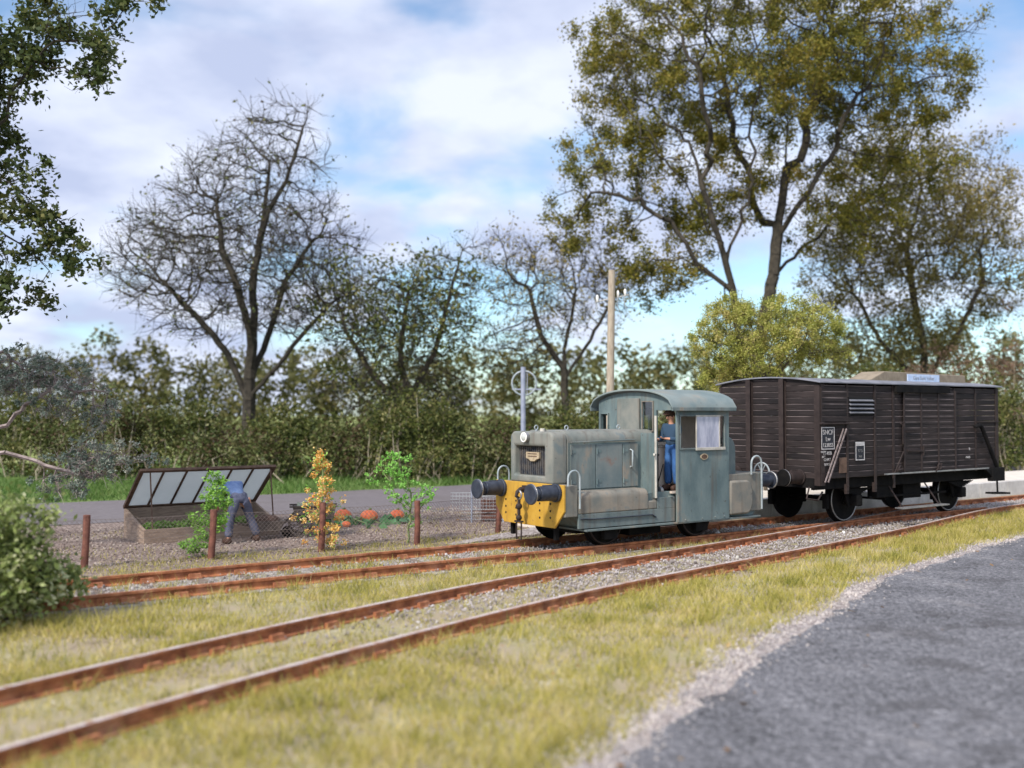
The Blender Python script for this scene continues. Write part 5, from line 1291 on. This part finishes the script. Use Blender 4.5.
def pth(pts, Y, n=5): return lerp_path([at(x, y, Y) if len(p_) == 2 else at(x, y, p_[2]) for p_ in pts for x, y in [p_[:2]]], n)
# large oak behind the wagon
Y = 46
base = (at(752, 470, Y)[0], Y, 0)
tr1 = [base, at(752, 400, Y), at(762, 330, Y), at(772, 285, Y), at(778, 235, Y), at(786, 180, Y), at(790, 120, Y)]
tr2 = [at(752, 400, Y), at(740, 340, Y - .5), at(733, 290, Y - 1), at(722, 245, Y - 1.5), at(705, 190, Y - 2), at(690, 140, Y - 2)]
p1_ = lerp_path(tr1, 5); p2_ = lerp_path(tr2, 5)[1:]
lb = [([(758, 350), (735, 310), (715, 280), (690, 265), (655, 262)], -1), ([(772, 285), (800, 250), (835, 220), (870, 200)], 1), ([(778, 235), (755, 195), (742, 150), (730, 90)], 1),
      ([(778, 235), (812, 190), (835, 140), (860, 90)], -1), ([(786, 180), (808, 130), (822, 70), (835, 20)], 0), ([(733, 290), (700, 262), (672, 225), (640, 200), (600, 185)], -1), ([(722, 245), (700, 205), (670, 160), (640, 130)], -2), ([(705, 190), (712, 140), (700, 80)], -2),
      ([(725, 262), (742, 220), (752, 180), (748, 120)], -1)]
P_ = [(-1, p1_), (5, p2_)]; allp = [np.array(q) for q in p1_ + p2_]
for pts_, dy in lb:
    q = [at(x, y, Y + (dy if k_ else 0) * (k_ > 0) * (1 + .4 * k_)) for k_, (x, y) in enumerate(pts_)]
    st_i = int(np.argmin([np.linalg.norm(a_ - np.array(q[0])) for a_ in allp])); q[0] = tuple(allp[st_i])
    ln_ = lerp_path(q, 4)[1:]; ln_ = [tuple(np.array(v_) + rng.normal(size=3) * .12) for v_ in ln_]
    P_.append((st_i, ln_)); allp += [np.array(v_) for v_ in ln_]
tree('oak_tree', base, P_,
     [blob(770, 60, 200, 95, Y), blob(640, 110, 75, 80, Y), blob(612, 185, 72, 62, Y), blob(890, 55, 105, 75, Y), blob(750, -40, 150, 70, Y), blob(640, 40, 60, 60, Y), blob(880, 150, 80, 60, Y), blob(590, 232, 52, 36, Y), blob(655, 272, 62, 30, Y), blob(700, 225, 40, 35, Y), blob(840, 215, 60, 32, Y), blob(740, 190, 70, 40, Y)],
     'tall spreading oak with olive green leaves and forked trunk behind the wagon', natt=3200, step=.42, infl=4.0, kill=.6, tip=.014, expo=2.12, rmax=.36, barkm='barkdark', leafm=oak, nleaf=170000, lsize=.135, spread=.34, twigs=2, twl=.5, leafthr=.022, clumpy=.17)
# bare tree on the left
Y = 45; base = (at(250, 470, Y)[0], Y, 0)
p1_ = lerp_path([base, at(249, 420, Y), at(250, 370, Y), at(254, 330, Y), at(252, 280, Y), at(262, 220, Y), at(268, 160, Y)], 5)
p2_ = lerp_path([at(248, 400, Y), at(228, 355, Y), at(205, 325, Y), at(175, 295, Y)], 5)[1:]
p3_ = lerp_path([at(250, 380, Y), at(270, 330, Y + 1), at(285, 280, Y + 1), at(312, 240, Y + 1)], 5)[1:]; p4_ = lerp_path([at(252, 340, Y), at(238, 290, Y - 1), at(222, 250, Y - 1), at(215, 200, Y - 1)], 5)[1:]; p5_ = lerp_path([at(248, 400, Y), at(272, 372, Y - 1), at(305, 330, Y - 1), at(335, 300, Y - 1)], 5)[1:]; p6_ = lerp_path([at(262, 220, Y), at(285, 180, Y), at(300, 130, Y), at(308, 105, Y)], 4)[1:]
tree('bare_tree', base, [(-1, p1_), (7, p2_), (9, p3_), (13, p4_), (6, p5_), (24, p6_)],
     [blob(240, 262, 128, 88, Y), blob(270, 170, 62, 70, Y), blob(135, 275, 35, 30, Y), blob(150, 225, 28, 24, Y), blob(180, 265, 80, 55, Y), blob(310, 260, 58, 60, Y), blob(278, 120, 28, 30, Y), blob(230, 190, 70, 55, Y)],
     'nearly bare dark tree with fine spreading twigs left of centre behind the hedge', natt=2300, step=.36, infl=4, kill=.48, tip=.017, expo=2.1, rmax=.29, barkm='barkdark', leafm=hdb, nleaf=2200, lsize=.16, spread=.2, twigs=4, twl=.75, leafthr=.03)
# scrubby trees of the middle
Y = 44; base = (at(410, 470, Y)[0], Y, 0)
p1_ = lerp_path([base, at(408, 400, Y), at(400, 350, Y), at(408, 290, Y)], 5); p2_ = lerp_path([at(408, 400, Y), at(436, 350, Y), at(448, 300, Y), at(462, 250, Y)], 5)[1:]; p3_ = lerp_path([at(408, 420, Y), at(370, 370, Y), at(345, 330, Y)], 5)[1:]
tree('hawthorn_tree', base, [(-1, p1_), (4, p2_), (4, p3_)], [blob(395, 320, 88, 55, Y), blob(440, 290, 50, 45, Y), blob(345, 300, 48, 45, Y), blob(400, 390, 75, 40, Y), blob(470, 248, 18, 14, Y)],
     'twiggy half-bare hawthorn with some dark green leaves rising from the hedge', natt=2000, step=.3, infl=3.5, kill=.42, tip=.013, expo=2.0, rmax=.26, barkm='barkdark', leafm=hdg, nleaf=9000, lsize=.17, spread=.28, twigs=4, twl=.6, clumpy=.25)
Y = 47; base = (at(566, 470, Y)[0], Y, 0)
p1_ = lerp_path([base, at(565, 400, Y), at(564, 350, Y), at(575, 300, Y)], 5); p2_ = lerp_path([at(564, 370, Y), at(540, 335, Y), at(530, 290, Y)], 5)[1:]; p3_ = lerp_path([at(564, 380, Y), at(590, 340, Y), at(612, 300, Y)], 5)[1:]
tree('small_bare_tree', base, [(-1, p1_), (8, p2_), (7, p3_)], [blob(555, 290, 68, 52, Y), blob(510, 270, 35, 40, Y), blob(600, 290, 40, 40, Y), blob(520, 350, 45, 35, Y)],
     'small bare tree with curving dark limbs behind the locomotive nose', natt=1500, step=.32, infl=3.5, kill=.45, tip=.013, expo=2.0, rmax=.26, barkm='barkdark', leafm=brn, nleaf=2600, lsize=.15, spread=.25, twigs=4, twl=.6)
# second oak on the right
Y = 56; base = (at(925, 450, Y)[0], Y, 0)
p1_ = lerp_path([base, at(922, 400, Y), at(925, 350, Y), at(915, 300, Y), at(908, 250, Y)], 5); p2_ = lerp_path([at(922, 390, Y), at(960, 330, Y), at(985, 280, Y)], 5)[1:]; p3_ = lerp_path([at(922, 385, Y), at(880, 340, Y), at(860, 300, Y)], 5)[1:]
tree('autumn_tree', base, [(-1, p1_), (5, p2_), (6, p3_)], [blob(915, 230, 100, 75, Y), blob(965, 200, 60, 60, Y), blob(870, 280, 65, 55, Y), blob(980, 270, 55, 60, Y), blob(900, 340, 70, 40, Y), blob(900, 160, 60, 40, Y)],
     'brownish green autumn tree at the right behind the tall oak', natt=2200, step=.42, infl=4.5, kill=.6, tip=.015, expo=2.05, rmax=.4, leafm=brn, nleaf=42000, lsize=.17, spread=.42, twigs=3, twl=.6, clumpy=.3)
# overhanging oak at the left edge of the view
Y = 17; base = (-12.5, Y + 1, 0)
p1_ = lerp_path([base, (-12.3, Y + 1, 3), (-11.8, Y + .5, 6), (-11, Y, 9)], 6); p2_ = lerp_path([(-11.9, Y + .6, 5.5), (-10.3, Y, 6.2), (-9.2, Y, 6.4)], 5)[1:]
tree('overhanging_oak', base, [(-1, p1_), (11, p2_)], [blob(40, 30, 80, 38, Y, k=.6), blob(0, 90, 30, 60, Y), blob(85, 65, 22, 40, Y), blob(128, -4, 28, 14, Y), blob(10, 200, 40, 50, Y), blob(40, 245, 48, 30, Y), blob(5, 290, 40, 28, Y), blob(-100, 120, 110, 150, Y)],
     'dark green oak branches overhanging from the upper left edge', natt=1500, step=.22, infl=2.4, kill=.3, tip=.007, expo=2.25, rmax=.3, barkm='barkdark', leafm=oakd, nleaf=38000, lsize=.10, spread=.13, twigs=2, twl=.22, clumpy=.5)
# silvery tree at the left
Y = 19.5; base = (-10.6, Y, 0)
p1_ = lerp_path([base, (-10.6, Y, 1.6), (-10.5, Y, 3.4)], 5); p2_ = lerp_path([(-10.5, Y, 3.4), at(2, 352, Y), at(22, 368, Y), at(30, 400, Y)], 4)[1:]; p3_ = lerp_path([(-10.6, Y, 1.9), at(5, 425, Y), at(25, 405, Y), at(55, 388, Y), at(108, 392, Y)], 4)[1:]; p4_ = lerp_path([(-10.6, Y, 1.5), at(10, 452, Y), at(45, 466, Y), at(95, 478, Y)], 4)[1:]
tree('silvery_tree', base, [(-1, p1_), (9, p2_), (6, p3_), (5, p4_)], [blob(20, 372, 42, 22, Y, k=.4), blob(70, 385, 34, 16, Y, k=.4), blob(98, 405, 20, 26, Y, k=.4), blob(55, 400, 30, 14, Y, k=.4), blob(92, 462, 38, 20, Y, k=.4), blob(128, 458, 26, 9, Y, k=.4), blob(62, 482, 28, 12, Y, k=.4)],
     'gnarled low tree with drooping grey twigs and blue-grey foliage at the left edge', natt=1700, step=.13, infl=1.8, kill=.17, tip=.007, expo=2.05, rmax=.13, barkm='barkgrey', leafm=slv, nleaf=17000, lsize=.05, spread=.05, twigs=5, twl=.2, droop=.2, clumpy=.25)
# ornamental tree just behind the wagon
Y = 28.5; base = (at(765, 470, Y)[0], Y, 0)
tree('yellow_green_tree', base, [(-1, lerp_path([base, (base[0], Y, 1.6), (base[0] + .1, Y, 3.0)], 5))], [blob(745, 345, 55, 42, Y), blob(790, 330, 50, 34, Y), blob(820, 340, 30, 30, Y), blob(740, 320, 38, 22, Y), blob(735, 375, 40, 20, Y)],
     'rounded small tree with fine yellow-green leaves just behind the wagon', natt=1600, step=.16, infl=1.6, kill=.22, tip=.006, expo=2.3, rmax=.1, leafm=mdl, nleaf=80000, lsize=.052, spread=.11, twigs=3, twl=.16, clumpy=.2)
# foreground bush
bush('foreground_bush', (-6.45, 12.3, 0), [((-6.45, 12.2, .62), (.95, .9, .66)), ((-5.85, 12.4, 1.12), (.42, .5, .42)), ((-6.6, 12.3, 1.2), (.7, .5, .45)), ((-5.72, 12.6, .5), (.36, .4, .38)), ((-5.55, 13.0, .40), (.26, .3, .22))], 16000, .075, bsh, 'blurred olive green bush in the left foreground beside the track', nclump=420, cs=.12, stems=14)

# hedge line: individual shrubs
H = [ # x, topY, halfwidth px, Y, mat, label
 (20, 350, 60, 42, 'g', 'dark green hedge shrub at the far left behind the silvery tree'),
 (100, 362, 62, 40, 'b', 'brown and green bramble shrub directly left of the bare tree'),
 (165, 372, 50, 41, 'g', 'dark leafy shrub behind the left half of the cold frame'),
 (235, 392, 55, 39, 'b', 'tangled brown bramble below the bare tree trunk'),
 (305, 385, 55, 41, 'g', 'green hedge shrub right of the bare tree trunk'),
 (360, 400, 50, 40, 'b', 'mixed bramble shrub left of the hawthorn with pale stems'),
 (415, 380, 52, 39, 'g', 'dense dark green shrub at the foot of the hawthorn'),
 (470, 395, 50, 40, 'b', 'brownish shrub between hawthorn and hoop post'),
 (535, 388, 55, 41, 'g', 'dark shrub behind the hoop post'),
 (600, 380, 55, 43, 'g', 'green shrub behind the telegraph pole'),
 (665, 372, 50, 45, 'b', 'brown leafy shrub left of the yellow-green tree above the cab roof'),
 (735, 360, 60, 47, 'g', 'dark shrub at the foot of the tall oak'),
 (810, 355, 60, 47, 'b', 'brownish shrub behind the left end of the wagon roof'),
 (885, 345, 60, 48, 'g', 'olive shrub above the tan roof box'),
 (950, 330, 60, 49, 'r', 'reddish brown shrub above the right end of the wagon'),
 (1010, 370, 50, 45, 'g', 'green shrub right of the wagon end'),
 (1040, 290, 60, 50, 'r', 'tall reddish brown scrub at the far right edge'),
]
MT['drystalk'] = mat('dry_stalk', (.16, .13, .09), (.30, .26, .18), 3, .9)
hm_ = {'g': hdg, 'b': hdb, 'r': redb}
for x, ty, hw, Y, m_, lb in H:
    ty += 12 + 10 * math.sin(x * .06) + (16 if 60 < x < 330 or 450 < x < 690 else 0); s = Y / 1050; xc = (x - 512) * s; hgt_ = 2.5 + (413 - ty) * s
    bl_ = [((xc, Y, hgt_ * .38), (hw * s, 1.6, hgt_ * .42)), ((xc + rng.uniform(-1, 1), Y + .3, hgt_ * .68), (hw * s * .7, 1.3, hgt_ * .32)), ((xc - hw * s * .5, Y, hgt_ * .55), (hw * s * .5, 1.2, hgt_ * .33)), ((xc + hw * s * .5, Y, hgt_ * .5), (hw * s * .5, 1.2, hgt_ * .33)), ((xc, Y - 1.2, .7), (hw * s * 1.0, .8, .8))]
    bush('hedge_shrub', (xc, Y, 0), bl_, 9500 if m_ == 'g' else 7500, .13, hm_[m_], lb, 'shrub', nclump=115, cs=.32, stems=34, stemm='drystalk', group='shrubs of the roadside hedge', shell=.2)
# distant woodland
blw = []
for x in range(-300, 1400, 34):
    Y = 85 + rng.uniform(-8, 8); ty = 352 + rng.uniform(-14, 14) + (-15 if x > 820 else 0); s = Y / 1050; top = 2.5 + (413 - ty) * s
    blw.append((((x - 512) * s, Y, top * .5), (2.6, 2.6, top * .55)))
P = []
for c, r in blw:
    C = ellip([(c, r)], 46, .4); q = C[rng.integers(0, len(C), 1500)] + rng.normal(size=(1500, 3)) * .45; P.append(q[q[:, 2] > 0])
P = np.vstack(P); wo = foliage('distant_woodland', P, .42, dst, None); tag(wo, 'far-off band of olive green woodland beyond the hedge', 'woodland', kind='stuff')

# fallen leaves on grass, gravel and tarmac
n = 260
fx = rng.uniform(-6, 12, n); fy = rng.uniform(6, 26, n)
q = np.column_stack([fx, fy, rng.uniform(.015, .06, n)])
lfm = leafmat('fallen_leaves', [(.12, .06, .02), (.26, .14, .05), (.40, .28, .12)], .2, .8, 1.0)
th = rng.uniform(0, 2 * PI, n); sz = rng.uniform(.02, .055, n)
ux = np.stack([np.cos(th), np.sin(th), rng.normal(0, .25, n)], 1) * sz[:, None]; vx = np.stack([-np.sin(th), np.cos(th), rng.normal(0, .25, n)], 1) * sz[:, None] * .55
tag(quadmesh('fallen_leaves', np.stack([q - ux, q + vx, q + ux, q - vx], 1).reshape(-1, 3), lfm, rng.uniform(0, 1, n)), 'scattered small brown fallen leaves on the grass and tarmac', 'leaves', kind='stuff')
